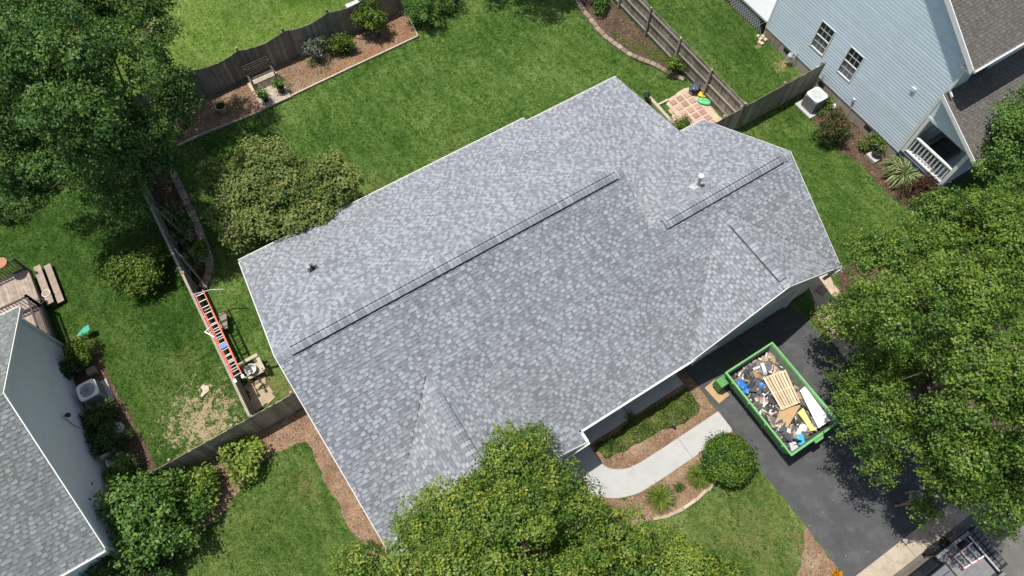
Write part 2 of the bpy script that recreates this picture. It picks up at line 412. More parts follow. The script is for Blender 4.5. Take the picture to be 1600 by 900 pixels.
def _mix():
    k = NT('mixed_debris')
    t = k.attr('tone')
    x = k.n('ShaderNodeValToRGB'); x.color_ramp.interpolation = 'CONSTANT'
    e = x.color_ramp.elements
    st = [(0, (0.045,0.047,0.053)), (0.2, (0.09,0.092,0.098)), (0.4, (0.17,0.17,0.168)), (0.54, (0.11,0.115,0.10)), (0.66, (0.36,0.26,0.17)), (0.78, (0.55,0.44,0.32)), (0.85, (0.68,0.68,0.70)), (0.94, (0.04,0.22,0.60)), (0.97, (0.10,0.10,0.2))]
    while len(e) < len(st): e.new(0.5)
    for i, (p, c) in enumerate(st): e[i].position = p; e[i].color = (*c, 1)
    k.l(t, x.inputs['Fac'])
    f = k.noise(14, 4, 0.7)
    c = k.mix(1.0, x.outputs['Color'], k.math('ADD', k.math('MULTIPLY', f, 0.8), 0.6), 'MULTIPLY')
    k.bump(f, 0.3, 0.02)
    return k.out(c, 0.8)
M['debris'] = _mix()

G1 = [(0.028,0.076,0.011), (0.080,0.158,0.022), (0.155,0.245,0.038), (0.24,0.32,0.066)]
M['leaf_front'] = leaf_mat('front_tree_leaf', G1, (0.44,0.47,0.06), 0.85, 0.3, 0.38, 0.5)
M['leaf_right'] = leaf_mat('right_tree_leaf', [(0.024,0.070,0.010), (0.070,0.145,0.020), (0.135,0.225,0.033), (0.21,0.30,0.055)], (0.30,0.38,0.05), 0.75, 0.28, 0.38, 0.5)
M['leaf_back'] = leaf_mat('back_tree_leaf', [(0.025,0.073,0.015), (0.057,0.131,0.027), (0.106,0.194,0.043), (0.163,0.250,0.062)], (0.13,0.15,0.03), 0.4, 0.25, 0.45, 0.4)
M['leaf_olive'] = leaf_mat('olive_leaf', [(0.075,0.125,0.030), (0.150,0.215,0.055), (0.245,0.305,0.088), (0.34,0.385,0.13)], (0.44,0.27,0.13), 0.45, 0.4, 0.5, 0.3)
M['leaf_bright'] = leaf_mat('bright_leaf', [(0.040,0.086,0.011), (0.086,0.155,0.021), (0.138,0.218,0.034), (0.207,0.287,0.057)], (0.33,0.36,0.06), 0.6, 0.3, 0.4, 0.4)
M['leaf_mid'] = leaf_mat('mid_leaf', [(0.036,0.099,0.018), (0.085,0.182,0.035), (0.150,0.260,0.058), (0.221,0.332,0.085)], (0.2,0.24,0.05), 0.4, 0.28, 0.42, 0.4)
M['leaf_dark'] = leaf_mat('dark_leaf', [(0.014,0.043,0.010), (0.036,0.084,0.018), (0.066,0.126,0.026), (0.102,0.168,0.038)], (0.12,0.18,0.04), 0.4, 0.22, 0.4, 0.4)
M['leaf_maroon'] = leaf_mat('maroon_leaf', [(0.03,0.014,0.010), (0.06,0.028,0.02), (0.095,0.05,0.034), (0.12,0.08,0.05)], None, 0, 0.2, 0.5, 0.3)
M['leaf_box'] = leaf_mat('boxwood_leaf', [(0.036,0.090,0.010), (0.080,0.170,0.018), (0.14,0.24,0.030), (0.21,0.32,0.055)], (0.26,0.32,0.05), 0.5, 0.22, 0.32, 0.5)
M['leaf_rose'] = leaf_mat('rose_leaf', [(0.022,0.035,0.010), (0.048,0.068,0.018), (0.085,0.105,0.03), (0.12,0.14,0.045)], (0.62,0.16,0.17), 1.0, 0.25, 0.45, 0.35)
M['leaf_hydra'] = leaf_mat('hydrangea_leaf', [(0.04,0.07,0.012), (0.08,0.13,0.02), (0.13,0.19,0.035), (0.18,0.24,0.05)], (0.22,0.36,0.75), 1.0, 0.25, 0.45, 0.35)
M['leaf_lilac'] = leaf_mat('lilac_leaf', [(0.04,0.07,0.02), (0.085,0.125,0.035), (0.14,0.17,0.07), (0.2,0.22,0.11)], (0.46,0.36,0.68), 1.0, 0.25, 0.5, 0.3)
M['leaf_white'] = leaf_mat('whiteflower_leaf', [(0.02,0.045,0.012), (0.04,0.08,0.02), (0.075,0.12,0.035), (0.11,0.15,0.05)], (0.66,0.68,0.62), 1.0, 0.25, 0.45, 0.35)
M['leaf_azalea'] = leaf_mat('azalea_leaf', [(0.050,0.101,0.018), (0.127,0.220,0.030), (0.236,0.338,0.050), (0.371,0.472,0.084)], (0.50,0.16,0.19), 0.35, 0.3, 0.4, 0.4)
M['strap_var'] = leaf_mat('variegated_strap', [(0.06,0.11,0.03), (0.14,0.21,0.07), (0.30,0.34,0.15), (0.5,0.5,0.32)], trans=0.25)
M['strap_green'] = leaf_mat('green_strap', [(0.057,0.103,0.014), (0.103,0.172,0.023), (0.172,0.241,0.040), (0.276,0.322,0.069)], trans=0.25)
M['juniper'] = leaf_mat('groundcover_leaf', [(0.035,0.075,0.012), (0.07,0.135,0.02), (0.12,0.19,0.032), (0.18,0.24,0.06)], (0.34,0.27,0.14), 0.7, 0.25, 0.5, 0.3)
M['orangeflower'] = leaf_mat('orange_flower', [(0.05,0.09,0.012), (0.6,0.22,0.01), (0.75,0.30,0.01), (0.8,0.4,0.02)], trans=0.25)

# ------------------------------------------------------------------ ground, roads, beds
def sheet(name, poly, z, mat, kind='structure'):
    mb = MB(); n = len(poly)
    a = sum(poly[i][0]*poly[(i+1) % n][1] - poly[(i+1) % n][0]*poly[i][1] for i in range(n))
    if a < 0: poly = poly[::-1]
    mb.add([(p[0], p[1], z) for p in poly], [tuple(range(n))])
    o = mb.build(name, mat); o['kind'] = kind; return o
def rect(x0, x1, y0, y1): return [(x0,y0),(x1,y0),(x1,y1),(x0,y1)]
def smooth_poly(pts, it=2):
    for _ in range(it):
        q = []
        for i in range(len(pts)-1):
            a, b = pts[i], pts[i+1]
            q += [(a[0]*.75+b[0]*.25, a[1]*.75+b[1]*.25), (a[0]*.25+b[0]*.75, a[1]*.25+b[1]*.75)]
        pts = [pts[0]] + q + [pts[-1]]
    return pts
def wobble(poly, amp, step=0.35, seed=1):
    r = random.Random(seed); out = []
    n = len(poly)
    for i in range(n):
        a, b = poly[i], poly[(i+1) % n]
        L = math.hypot(b[0]-a[0], b[1]-a[1]); k = max(1, int(L/step))
        for j in range(k):
            f = j/k
            out.append((a[0]+(b[0]-a[0])*f + (r.uniform(-amp, amp) if j else 0), a[1]+(b[1]-a[1])*f + (r.uniform(-amp, amp) if j else 0)))
    return out

sheet('ground', rect(-400, 400, -400, 400), -0.02, M['lawn_far'])
sheet('lawn', rect(-4.6, 21.2, 11.5, 29.0), 0.0, M['lawn'])
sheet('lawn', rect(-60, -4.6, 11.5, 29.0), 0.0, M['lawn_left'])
sheet('lawn', rect(-60, 60, 29.0, 90), 0.0, M['lawn_far'])
sheet('lawn', rect(-60, 17.3, -5.2, 11.5), 0.0, M['lawn_front'])
sheet('lawn', rect(17.3, 60, -5.2, 11.5), 0.0, M['lawn_right'])
sheet('lawn', rect(21.2, 60, 11.5, 29.0), 0.0, M['lawn_right'])
NOGRASS = []; MULCH = []
def bed(name, poly, z, mat, seed=1, amp=0.05):
    p = wobble(poly, amp, 0.3, seed) if amp else poly
    NOGRASS.append(p)
    if name == 'mulch_bed': MULCH.append((p, 0.0 if mat is M['darkmulch'] else 0.35))
    return sheet(name, p, z, mat)
back_bed = [(-2.6,26.75),(-1.5,26.8),(1.45,26.62),(3.43,26.7),(6.53,26.79),(8.8,26.83),(10.78,26.88),(11.05,28.4),(11.1,28.95),(-2.6,28.95)]
bed('mulch_bed', back_bed, 0.004, M['mulch'], 2, 0.03)
bed('soil_patch', [(5.0,26.86),(6.5,26.86),(8.8,26.9),(10.7,26.95),(10.9,28.3),(10.2,28.5),(9.2,27.9),(8.2,27.6),(6.8,27.4),(5.4,27.2)], 0.008, M['clay'], 3, 0.07)
right_stones = [(19.9,26.0),(19.7,25.2),(19.57,24.49),(19.38,23.75),(19.34,22.93),(19.27,22.15),(19.3,21.45),(19.43,20.83),(19.56,20.15),(19.76,19.56),(20.06,18.98),(20.35,18.54),(20.55,17.97),(20.74,17.4),(21.02,16.97)]
bed('mulch_bed', right_stones + [(21.15,17.0),(21.15,26.0)], 0.004, M['darkmulch'], 4, 0.0)
left_stones = [(-3.3,26.0),(-3.35,24.26),(-3.42,21.93),(-3.5,20.76),(-3.59,19.9),(-3.85,19.25),(-4.42,18.76)]
bed('mulch_bed', left_stones + [(-4.55,18.7),(-4.55,26.0)], 0.004, M['darkmulch'], 5, 0.0)
bed('mulch_bed', [(-10.3,11.4),(-2.3,11.4),(-2.3,3.0),(-3.2,3.0),(-3.3,5.8),(-3.42,6.6),(-3.3,7.3),(-3.42,8.0),(-3.38,8.7),(-3.34,9.5),(-3.4,10.1),(-4.4,10.3),(-5.0,10.35),(-5.7,10.1),(-6.4,9.7),(-7.3,9.3),(-9.0,8.9),(-10.3,9.4)], 0.004, M['mulch'], 6, 0.09)
bed('mulch_bed', [(-10.5,19.2),(-10.5,11.5),(-8.9,11.5),(-8.85,13.0),(-9.0,15.0),(-9.2,17.5),(-9.3,19.0),(-9.9,19.6)], 0.008, M['darkmulch'], 7, 0.07)
walkU = smooth_poly([(11.36,2.34),(9.34,2.34),(7.61,2.34),(6.87,2.42),(6.41,2.66),(6.14,2.97),(6.1,3.47),(6.1,4.6)])
walkD = smooth_poly([(11.36,1.41),(9.24,1.40),(7.33,1.39),(6.67,1.43),(6.05,1.62),(5.5,1.95),(5.1,2.4),(4.8,3.1),(4.7,4.6)])
bed('mulch_bed', [(11.34,4.9),(11.34,2.2),(6.3,2.2),(6.0,2.9),(6.0,4.9)], 0.004, M['mulch'], 8, 0.02)
bed('mulch_bed', [(11.35,1.5),(11.33,0.5),(10.9,-0.35),(10.2,-0.45),(9.45,0.21),(8.65,0.13),(7.98,0.08),(7.49,0.11),(7.04,0.2),(6.0,0.5),(4.6,0.9),(3.4,1.2),(-2.0,1.2),(-2.2,4.0),(6.0,4.0),(6.0,1.5)], 0.004, M['mulch'], 9, 0.03)
NOGRASS.append(walkU + walkD[::-1])
wk = MB(); wk.prism(walkU + walkD[::-1], -0.05, 0.035)
wko = wk.build('path', M['concrete']); wko['kind'] = 'structure'
jm = MB()
jm.box(9.285, 9.30, 1.41, 2.33, 0.03, 0.0365)
jm.build('expansion_joint', M['acdark'], wko)
drive = [(11.36,4.9),(11.36,3.6),(11.34,1.0),(11.28,-0.9),(11.36,-2.8),(11.30,-5.2),(17.5,-5.2),(17.4,-2.0),(17.3,2.0),(17.2,3.6),(16.9,4.9)]
bed('driveway', drive, 0.012, M['asphalt'], 10, 0.02)
bed('gravel_path', [(17.9,13.0),(18.45,12.0),(18.5,9.0),(18.6,5.5),(18.2,4.2),(17.6,3.2),(17.35,1.5),(17.4,-1.5),(18.6,-1.5),(19.0,1.5),(19.3,3.5),(19.6,5.0),(19.4,9.0),(19.2,13.0)], 0.008, M['gravel'], 11, 0.05)
bed('gravel_patio', [(18.4,12.6),(21.12,12.6),(21.12,16.35),(20.75,16.5),(19.4,16.35),(19.2,15.5),(18.5,14.9)], 0.006, M['gravel'], 12, 0.03)
bed('mulch_bed', [(17.45,3.4),(17.45,-5.1),(24,-5.1),(24,3.2),(21.5,4.6),(19.8,4.4),(19.2,3.4),(18.9,1.5),(18.5,-1.3),(17.6,-1.3),(17.5,1.4),(17.8,3.3),(18.2,4.1)], 0.004, M['darkmulch'], 13, 0.08)
bed('mulch_bed', [(26.5,13.2),(26.5,5.0),(25.1,4.8),(24.9,6.5),(25.0,8.3),(24.7,9.5),(24.9,11.3),(25.2,13.0)], 0.004, M['darkmulch'], 14, 0.08)
bed('mulch_bed', [(9.9,-4.0),(11.3,-2.9),(11.28,-5.15),(8.8,-5.15)], 0.004, M['mulch'], 15, 0.08)
cu = MB(); cu.box(-60, 60, -5.92, -5.2, -0.1, 0.02)
cuo = cu.build('curb', M['apron']); cuo['kind'] = 'structure'; NOGRASS.append(rect(-60, 60, -40, -5.2))
jm = MB()
for x in (8.6, 11.3, 14.05, 17.3): jm.box(x, x+0.015, -5.9, -5.22, 0.01, 0.0225)
jm.build('expansion_joint', M['acdark'], cuo)
sheet('street', rect(-60, 60, -16, -5.92), -0.006, M['street'])
sb = MB(); sb.box(6.2, 10.85, 4.0, 6.2, -0.05, 0.12)
so = sb.build('porch_slab', M['porchslab'], bevel=0.01); so['kind'] = 'structure'
NOGRASS += [rect(-2.3, 18.4, 4.0, 17.3), rect(26.3, 45, 4.8, 17.5), rect(-40, -10.3, 9, 24)]

# ------------------------------------------------------------------ roof shingle machinery
def intervals(poly, v):
    xs = []
    n = len(poly)
    for i in range(n):
        (u0, v0), (u1, v1) = poly[i], poly[(i+1) % n]
        if (v0 <= v) != (v1 <= v):
            xs.append(u0 + (v - v0)*(u1 - u0)/(v1 - v0))
    xs.sort()
    return [(xs[i], xs[i+1]) for i in range(0, len(xs)-1, 2)]
TOOTH_W = (0.12, 0.14, 0.16, 0.18)
GAP_W = (0.08, 0.10, 0.13, 0.17)
def lay_shingles(mb, singles, O, U, V, poly, expo=0.143, seed=1, th=0.017, light=0.52, dark=0.22):
    """lay wedge shaped tabs course by course over the polygon (u along the eave, v up the slope)"""
    r = random.Random(seed)
    O, U, V = Vector(O), Vector(U).normalized(), Vector(V).normalized()
    N = U.cross(V).normalized()
    if N.z < 0: N = -N
    P = lambda u, v, h: O + U*u + V*v + N*h
    vmax = max(p[1] for p in poly); k = 0
    while k*expo < vmax - 0.01:
        v0 = k*expo; v1 = min(v0 + expo*1.06, vmax)
        ivb = intervals(poly, v0 + 0.004); ivt = intervals(poly, v1 - 0.004)
        for i, (a, b) in enumerate(ivb):
            at_, bt_ = a, b
            best = [x for x in ivt if x[1] > a - 0.3 and x[0] < b + 0.3]
            if best:
                x = min(best, key=lambda q: abs(q[0]-a) + abs(q[1]-b))
                if abs(x[0]-a) < 0.5: at_ = x[0]
                if abs(x[1]-b) < 0.5: bt_ = x[1]
            u = a + r.uniform(-0.3, 0); tooth = r.random() < .5
            while u < b - 0.01:
                w = r.choice(TOOTH_W if tooth else GAP_W)
                u0, u1 = max(u, a), min(u + w, b)
                q = r.random()
                if tooth:
                    h = th; tone = r.uniform(0.72, 1.0) if q < light else (r.uniform(0.45, 0.7) if q < 1 - dark*.5 else r.uniform(0.12, 0.4))
                else:
                    h = th*0.55; tone = r.uniform(0.08, 0.32) if q < .45 + dark else r.uniform(0.32, 0.6)
                isT = tooth; tooth = (not tooth) if r.random() < .88 else tooth
                first, last = u0 <= a + 1e-6, u1 >= b - 1e-6
                t0 = at_ if first else u0; t1 = bt_ if last else u1
                if (first and at_ > u1) or (last and bt_ < u0): t0, t1 = u0, u1
                if u1 - u0 > 0.015:
                    if singles is not None and not first and not last:
                        singles.append((P(u0, v0, 0.004), U, V, N, round(u1-u0, 3), v1-v0, round(tone*8)/8 or 0.1, h, isT and k > 0))
                    else:
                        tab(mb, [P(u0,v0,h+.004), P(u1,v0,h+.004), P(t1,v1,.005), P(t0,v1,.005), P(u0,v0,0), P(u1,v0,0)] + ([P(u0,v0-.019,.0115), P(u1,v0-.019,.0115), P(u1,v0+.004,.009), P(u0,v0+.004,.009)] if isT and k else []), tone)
                u += w
        k += 1
def tab(mb, p, tone):
    n = len(mb.v)
    mb.v += [tuple(x) for x in p]
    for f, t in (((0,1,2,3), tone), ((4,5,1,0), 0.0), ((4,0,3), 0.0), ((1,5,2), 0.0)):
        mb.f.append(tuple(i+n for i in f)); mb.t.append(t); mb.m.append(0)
    if len(p) > 6: mb.f.append((n+6, n+7, n+8, n+9)); mb.t.append(0.02); mb.m.append(0)   # dark strip under a raised tooth: printed line and painted-in cast shadow
def plan_to_uv(plan, O, U2, pitch):
    """plan polygon -> (u, v); U2 is the unit eave direction, upslope is its left normal"""
    ux, uy = U2; nx, ny = -uy, ux
    f = math.sqrt(1 + pitch*pitch)
    return [((x-O[0])*ux + (y-O[1])*uy, ((x-O[0])*nx + (y-O[1])*ny)*f) for x, y in plan]
def roof_slope(parent, plan, O, U2, z0, pitch, mat, deckmat, seed, singles=None, thick=0.16, **kw):
    """one roof plane: a solid deck (part) and its field of shingles (sub-part)"""
    ux, uy = U2; nx, ny = -uy, ux
    zf = lambda x, y: z0 + pitch*((x-O[0])*nx + (y-O[1])*ny)
    top = [(x, y, zf(x, y)) for x, y in plan]
    n = len(plan)
    ar = sum(plan[i][0]*plan[(i+1) % n][1] - plan[(i+1) % n][0]*plan[i][1] for i in range(n))
    if ar < 0: top = top[::-1]
    d = MB(); d.slab3(top, (0,0,-thick), 0.45)
    deck = d.build('roof_slope', [mat], parent)
    mb = MB()
    V = Vector((nx, ny, pitch)).normalized()
    lay_shingles(mb, singles, (O[0], O[1], z0), (ux, uy, 0), V, plan_to_uv(plan, O, U2, pitch), seed=seed, **kw)
    if mb.f:
        sh = mb.build('shingles', mat, deck, kind='stuff')
    return deck
def flush_singles(singles, deck, mat, limit=300):
    """the tabs that show largest become pieces of their own, the rest stay one joined field"""
    def key(s):
        p = s[0]; d = (p - Vector((0,0,CAM_H))); return -abs(d.normalized().dot(s[3]))/d.length**2*s[4]
    inb = []
    rest = []
    for s in singles:
        x, y = to_px(np.array(s[0])); 
        (inb if (20 < x < 1580 and 20 < y < 880) else rest).append(s)
    inb.sort(key=key)
    pick, rest = inb[:limit], inb[limit:] + rest
    mb = MB()
    for (p, U, V, N, w, l, tone, h, bt) in rest:
        Q = lambda u, v, k: p + U*u + V*v + N*(k - 0.004)
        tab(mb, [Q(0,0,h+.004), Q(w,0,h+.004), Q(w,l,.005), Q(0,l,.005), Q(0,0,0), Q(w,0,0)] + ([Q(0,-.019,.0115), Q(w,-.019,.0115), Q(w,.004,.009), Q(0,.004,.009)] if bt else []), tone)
    mb.build('shingles', mat, deck, kind='stuff')
    cache = {}
    for (p, U, V, N, w, l, tone, h, bt) in pick:
        key_ = (w, tone, round(h, 4), bt)
        if key_ not in cache:
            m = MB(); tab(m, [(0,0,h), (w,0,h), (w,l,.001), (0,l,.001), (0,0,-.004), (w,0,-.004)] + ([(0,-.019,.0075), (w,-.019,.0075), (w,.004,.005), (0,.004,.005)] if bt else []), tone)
            cache[key_] = meshof(m, 'shingle', mat)
        o = inst('shingle', cache[key_], p, deck)
        o.rotation_euler = Matrix((U, V, N)).transposed().to_euler()
def ridge_caps(deck, a, b, pa, pb, half=0.15, expo=0.15, lift=0.0, mat=None, vent=True, seed=1, ventmat=None, lead=(0, 0)):
    """cap shingles along a ridge a->b; pa, pb: the fall of the roof per metre on each side"""
    r = random.Random(seed)
    a, b = Vector(a), Vector(b)
    d = b - a; L = d.length; d.normalize()
    side = Vector((-d.y, d.x, 0)).normalized()
    meshes = []
    for k in range(6):
        m = MB(); tone = (0.3, 0.45, 0.55, 0.65, 0.78, 0.95)[k]; l = expo*1.15
        pts = []
        for (x, h) in ((0, 0.016), (l, 0.002)):
            pts += [Vector((x, half, -half*pa*0.93+h)), Vector((x, half*0.35, -half*0.35*pa*0.75+h+0.004)), Vector((x, -half*0.35, -half*0.35*pb*0.75+h+0.004)), Vector((x, -half, -half*pb*0.93+h))]
        pts += [p - Vector((0,0,0.03)) for p in pts[:4]]
        m.add(pts, [(0,1,5,4), (1,2,6,5), (2,3,7,6)], tone); m.add(pts, [(8,9,1,0), (9,10,2,1), (10,11,3,2), (8,0,4), (3,11,7)], 0.0)
        bp_ = []
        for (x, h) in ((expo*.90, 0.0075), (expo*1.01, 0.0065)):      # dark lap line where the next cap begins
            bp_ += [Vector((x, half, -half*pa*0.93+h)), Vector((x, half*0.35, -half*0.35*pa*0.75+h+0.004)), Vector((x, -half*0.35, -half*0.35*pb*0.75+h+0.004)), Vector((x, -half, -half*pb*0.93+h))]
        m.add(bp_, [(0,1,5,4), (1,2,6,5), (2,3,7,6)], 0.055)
        meshes.append(meshof(m, 'ridge_cap', mat))
    n = int(L/expo)
    ang = math.atan2(d.y, d.x)
    for i in range(n):
        x = i*expo
        up = lift if (lead[0]-.16 <= x <= L - lead[1]) else 0.006
        inst('ridge_cap', r.choice(meshes), a + d*x + Vector((0,0,up+0.012)), deck, rot=(r.uniform(-.012,.012), 0, ang))
    if vent:
        v = MB()
        A, B = a + d*lead[0], b - d*lead[1]
        for (sg, pp) in ((1, pa), (-1, pb)):
            o0 = side*sg*half*(0.98 if (side*sg).y <= 0.01 else 0.86)
            top = [A + Vector((0,0,lift)), B + Vector((0,0,lift)), B + o0 + Vector((0,0,lift-half*pp)), A + o0 + Vector((0,0,lift-half*pp))]
            if sg > 0: top = top[::-1]
            v.slab3(top, (0,0,-lift-0.03))
        v.build('ridge_vent', ventmat or M['vent'], deck)
def gutter(parent, a, b, out, mat=None, brackets=True, w=0.115, h=0.11):
    """open trough hung along an eave from a to b, out = horizontal outward unit"""
    a, b, o = Vector(a), Vector(b), Vector(out)
    d = (b-a).normalized(); L = (b-a).length; m = MB(); up = Vector((0,0,1))
    mid = (a+b)/2
    m.obox(mid + o*0.008 - up*(h/2), d, o, up, L/2, 0.006, h/2)
    m.obox(mid + o*(w/2) - up*(h-0.005), d, o, up, L/2, w/2-0.008, 0.005)
    m.obox(mid + o*(w-0.008) - up*(h/2-0.006), d, o, up, L/2+0.003, 0.012, h/2)
    for e in (a, b): m.obox(e + o*(w/2) - up*(h/2), d, o, up, 0.005, w/2-0.003, h/2-0.004)
    g = m.build('gutter', mat or M['white'], parent)
    if brackets:
        m = MB(); k = int(L/0.62)
        for i in range(1, k+1):
            m.obox(a + d*(L*i/(k+1)) + o*(w/2) - up*0.012, d, o, up, 0.013, w/2-0.02, 0.006)
        if m.f: m.build('gutter_bracket', mat or M['white'], g)
    return g
def rake(parent, a, b, out, mat=None, h=0.17, w=0.03):
    m = MB(); a, b = Vector(a), Vector(b); o = Vector(out)*(w/2+0.002)
    dn = Vector((0,0,-1))
    q = [a+o, b+o, b+o+dn*h, a+o+dn*h]
    top = [p - Vector(out)*w/2 for p in q]
    m.slab3(top, Vector(out)*w)
    return m.build('rake_board', mat or M['white'], parent)
def gable_wall(parent, plane, c, lo, hi, mid, z0, ze, zr, th, mat):
    """pentagon wall with thickness; plane 'x' or 'y' at coordinate c going inwards by th"""
    pts = [(lo,z0),(hi,z0),(hi,ze),(mid,zr),(lo,ze)]
    m = MB()
    if plane == 'x': m.slab3([(c,p[0],p[1]) for p in pts], (th,0,0))
    else: m.slab3([(p[0],c,p[1]) for p in pts], (0,th,0))
    return m.build('wall', mat, parent)

# ------------------------------------------------------------------ the house
PT = 0.60; ZE = 2.70; S0 = -2.28
S1, S2 = 11.5, 18.35
TB, TF = 17.31, 4.25
TR = (TB+TF)/2; ZR = ZE + PT*(TR-TF)
T2 = 8.6; Z2 = ZE + PT*(T2-TF); TB2 = 2*T2-TF
house = thing('house', (8, 10.5, 0), 'long single storey house with new two tone grey shingle roof, three ridges and white gutters', 'house')
XD, YD = (1,0), (0,1)
d_back = roof_slope(house, [(S0,TB),(S1,TB),(S1,TR),(S0,TR)], (S1,TB), (-1,0), ZE, PT, M['shingle'], None, 11)
G1c, G1z, G1t = 1.61, ZE+PT*3.89, 3.75
G2c, G2z = 14.5, ZE+PT*3.85
front_plan = [(S0,TF),(G1c,TF+3.89),(5.5,TF),(10.65,TF),(G2c,TF+3.85),(S2,TF),(S2,T2),(S1,T2),(S1,TR),(S0,TR)]
singles = []
d_front = roof_slope(house, front_plan, (S0,TF), (1,0), ZE, PT, M['shingle'], None, 12, singles)
flush_singles(singles, d_front, M['shingle'])
d_wing = roof_slope(house, [(S1,T2),(S2,T2),(S2,TB2),(S1,TB2)], (S2,TB2), (-1,0), ZE, PT, M['shingle'], None, 13)
d_shed = roof_slope(house, [(S1-0.1,10.0),(16.45,10.0),(16.45,17.1),(S1-0.1,17.1)], (16.45,17.1), (-1,0), ZE, 0.19, M['shingle'], None, 14)
d_g1l = roof_slope(house, [(S0,G1t),(G1c,G1t),(G1c,TF+3.89),(S0,TF)], (S0,TF), (0,-1), ZE, PT, M['shingle'], None, 15)
d_g1r = roof_slope(house, [(5.5,G1t),(G1c,G1t),(G1c,TF+3.89),(5.5,TF)], (5.5,G1t), (0,1), ZE, PT, M['shingle'], None, 16)
GF = TF-0.06
d_g2l = roof_slope(house, [(10.65,GF),(G2c,GF),(G2c,TF+3.85),(10.65,TF)], (10.65,TF), (0,-1), ZE, PT, M['shingle'], None, 17)
d_g2r = roof_slope(house, [(S2,GF),(G2c,GF),(G2c,TF+3.85),(S2,TF)], (S2,GF), (0,1), ZE, PT, M['shingle'], None, 18)
ridge_caps(d_back, (S0,TR,ZR), (S1,TR,ZR), PT, PT, 0.24, 0.16, 0.085, M['shingle'], True, 21, lead=(0.55, 0.35))
ridge_caps(d_wing, (S1+0.25,T2,Z2), (S2,T2,Z2), PT, PT, 0.24, 0.16, 0.085, M['shingle'], True, 22, lead=(0.45, 0.55))
ridge_caps(d_g1l, (G1c,G1t,G1z), (G1c,TF+3.6,G1z), PT, PT, 0.19, 0.16, 0.11, M['shingle'], True, 23, lead=(0.5, 0.6))
ridge_caps(d_g2l, (G2c,GF,G2z), (G2c,TF+3.6,G2z), PT, PT, 0.17, 0.16, 0.075, M['shingle'], True, 24, lead=(0.35, 0.6))
# valley seams (cut shingle edges)
def seam(deck, a, b):
    m = MB(); m.bar(Vector(a)+Vector((0,0,0.004)), Vector(b)+Vector((0,0,0.004)), 0.03, 0.03)
    m.build('valley_seam', M['vent'], deck)
seam(d_g1l, (S0+0.02,TF+0.02,ZE), (G1c,TF+3.89,G1z))
seam(d_g2r, (S2-0.02,TF+0.02,ZE), (G2c,TF+3.85,G2z))
# gutters and trim
gutter(house, (S0,TB,ZE), (S1,TB,ZE), (0,1,0))
gutter(house, (S1+0.05,17.1,ZE), (16.45,17.1,ZE), (0,1,0))
gutter(house, (16.6,TB2,ZE), (S2,TB2,ZE), (0,1,0))
gutter(house, (5.5,TF,ZE-.02), (11.9,TF,ZE-.02), (0,-1,0))
gutter(house, (5.5,G1t,ZE-.02), (5.5,TF-0.0,ZE-.02), (1,0,0), brackets=False)
gutter(house, (4.5,G1t,ZE-.03), (5.6,G1t,ZE-.03), (0,-1,0))
gutter(house, (17.4,GF,ZE-.02), (S2+.05,GF,ZE-.02), (0,-1,0))
for (a, b, o) in (((S0,TF,ZE),(S0,TR,ZR),(-1,0,0)), ((S0,TB,ZE),(S0,TR,ZR),(-1,0,0)), ((S0,G1t,ZE),(S0,TF,ZE),(-1,0,0)),
                  ((S2,TF,ZE),(S2,T2,Z2),(1,0,0)), ((S2,TB2,ZE),(S2,T2,Z2),(1,0,0)),
                  ((S0,G1t,ZE),(G1c,G1t,G1z),(0,-1,0)), ((5.5,G1t,ZE),(G1c,G1t,G1z),(0,-1,0)),
                  ((10.65,GF,ZE),(G2c,GF,G2z),(0,-1,0)), ((S2,GF,ZE),(G2c,GF,G2z),(0,-1,0))):
    rake(house, a, b, o)
# walls
m = MB(); m.box(S0+.3, 16.1, 16.8, 16.95, 0, ZE-.15); m.build('wall', M['beige'], house)
m = MB(); m.box(16.3, S2-.3, 12.5, 12.65, 0, ZE-.15); m.build('wall', M['beige'], house)
m = MB(); m.box(16.0, 16.15, 12.5, 16.8, 0, ZE-.1); m.build('wall', M['beige'], house)
gable_wall(house, 'x', S0+.3, TF+.3, TB-.5, TR, 0, ZE-.05, ZR-.25, 0.15, M['beige'])
gable_wall(house, 'x', S2-.3, TF+.3, TB2-.45, T2, 0, ZE-.05, Z2-.25, -0.15, M['beige'])
gable_wall(house, 'x', S1-.25, TF+.5, TB-.5, TR, 2.0, ZE-.1, ZR-.3, -0.15, M['beige'])
gable_wall(house, 'y', G1t+.3, S0+.3, 5.2, G1c, 0, ZE-.05, G1z-.25, 0.15, M['beige'])
gable_wall(house, 'y', TF+.28, 10.95, S2-.3, G2c, 0, ZE-.05, G2z-.25, 0.15, M['beige'])
m = MB(); m.box(5.05, 5.2, G1t+.45, 6.0, 0, ZE-.15); m.build('wall', M['beige'], house)
m = MB(); m.box(5.2, 10.95, 5.9, 6.05, 0, ZE-.15); m.build('wall', M['beige'], house)
m = MB(); m.box(10.95, 11.1, TF+.43, 6.0, 0, ZE-.15); m.build('wall', M['beige'], house)
m = MB(); m.box(5.2, 10.95, TF+.02, 5.9, ZE-.22, ZE-.19); m.build('soffit', M['white'], house)
for x in (7.9, 10.7):
    m = MB(); m.box(x-.06, x+.06, TF+.2, TF+.32, 0.12, ZE-.22); m.build('porch_post', M['white'], house)
gd = MB(); gd.box(11.75, 16.65, TF+.2, TF+.275, 2.2, 2.38); gd.box(11.65, 11.75, TF+.2, TF+.275, 0.0, 2.38); gd.box(16.65, 16.75, TF+.2, TF+.275, 0, 2.38)
gdo = gd.build('garage_door', M['white'], house)
for k in range(4):
    m = MB(); m.box(11.76, 16.64, TF+.225, TF+.27, 0.02+k*.545, 0.545+k*.545-.012); m.build('panel', M['doorgrey'], gdo)
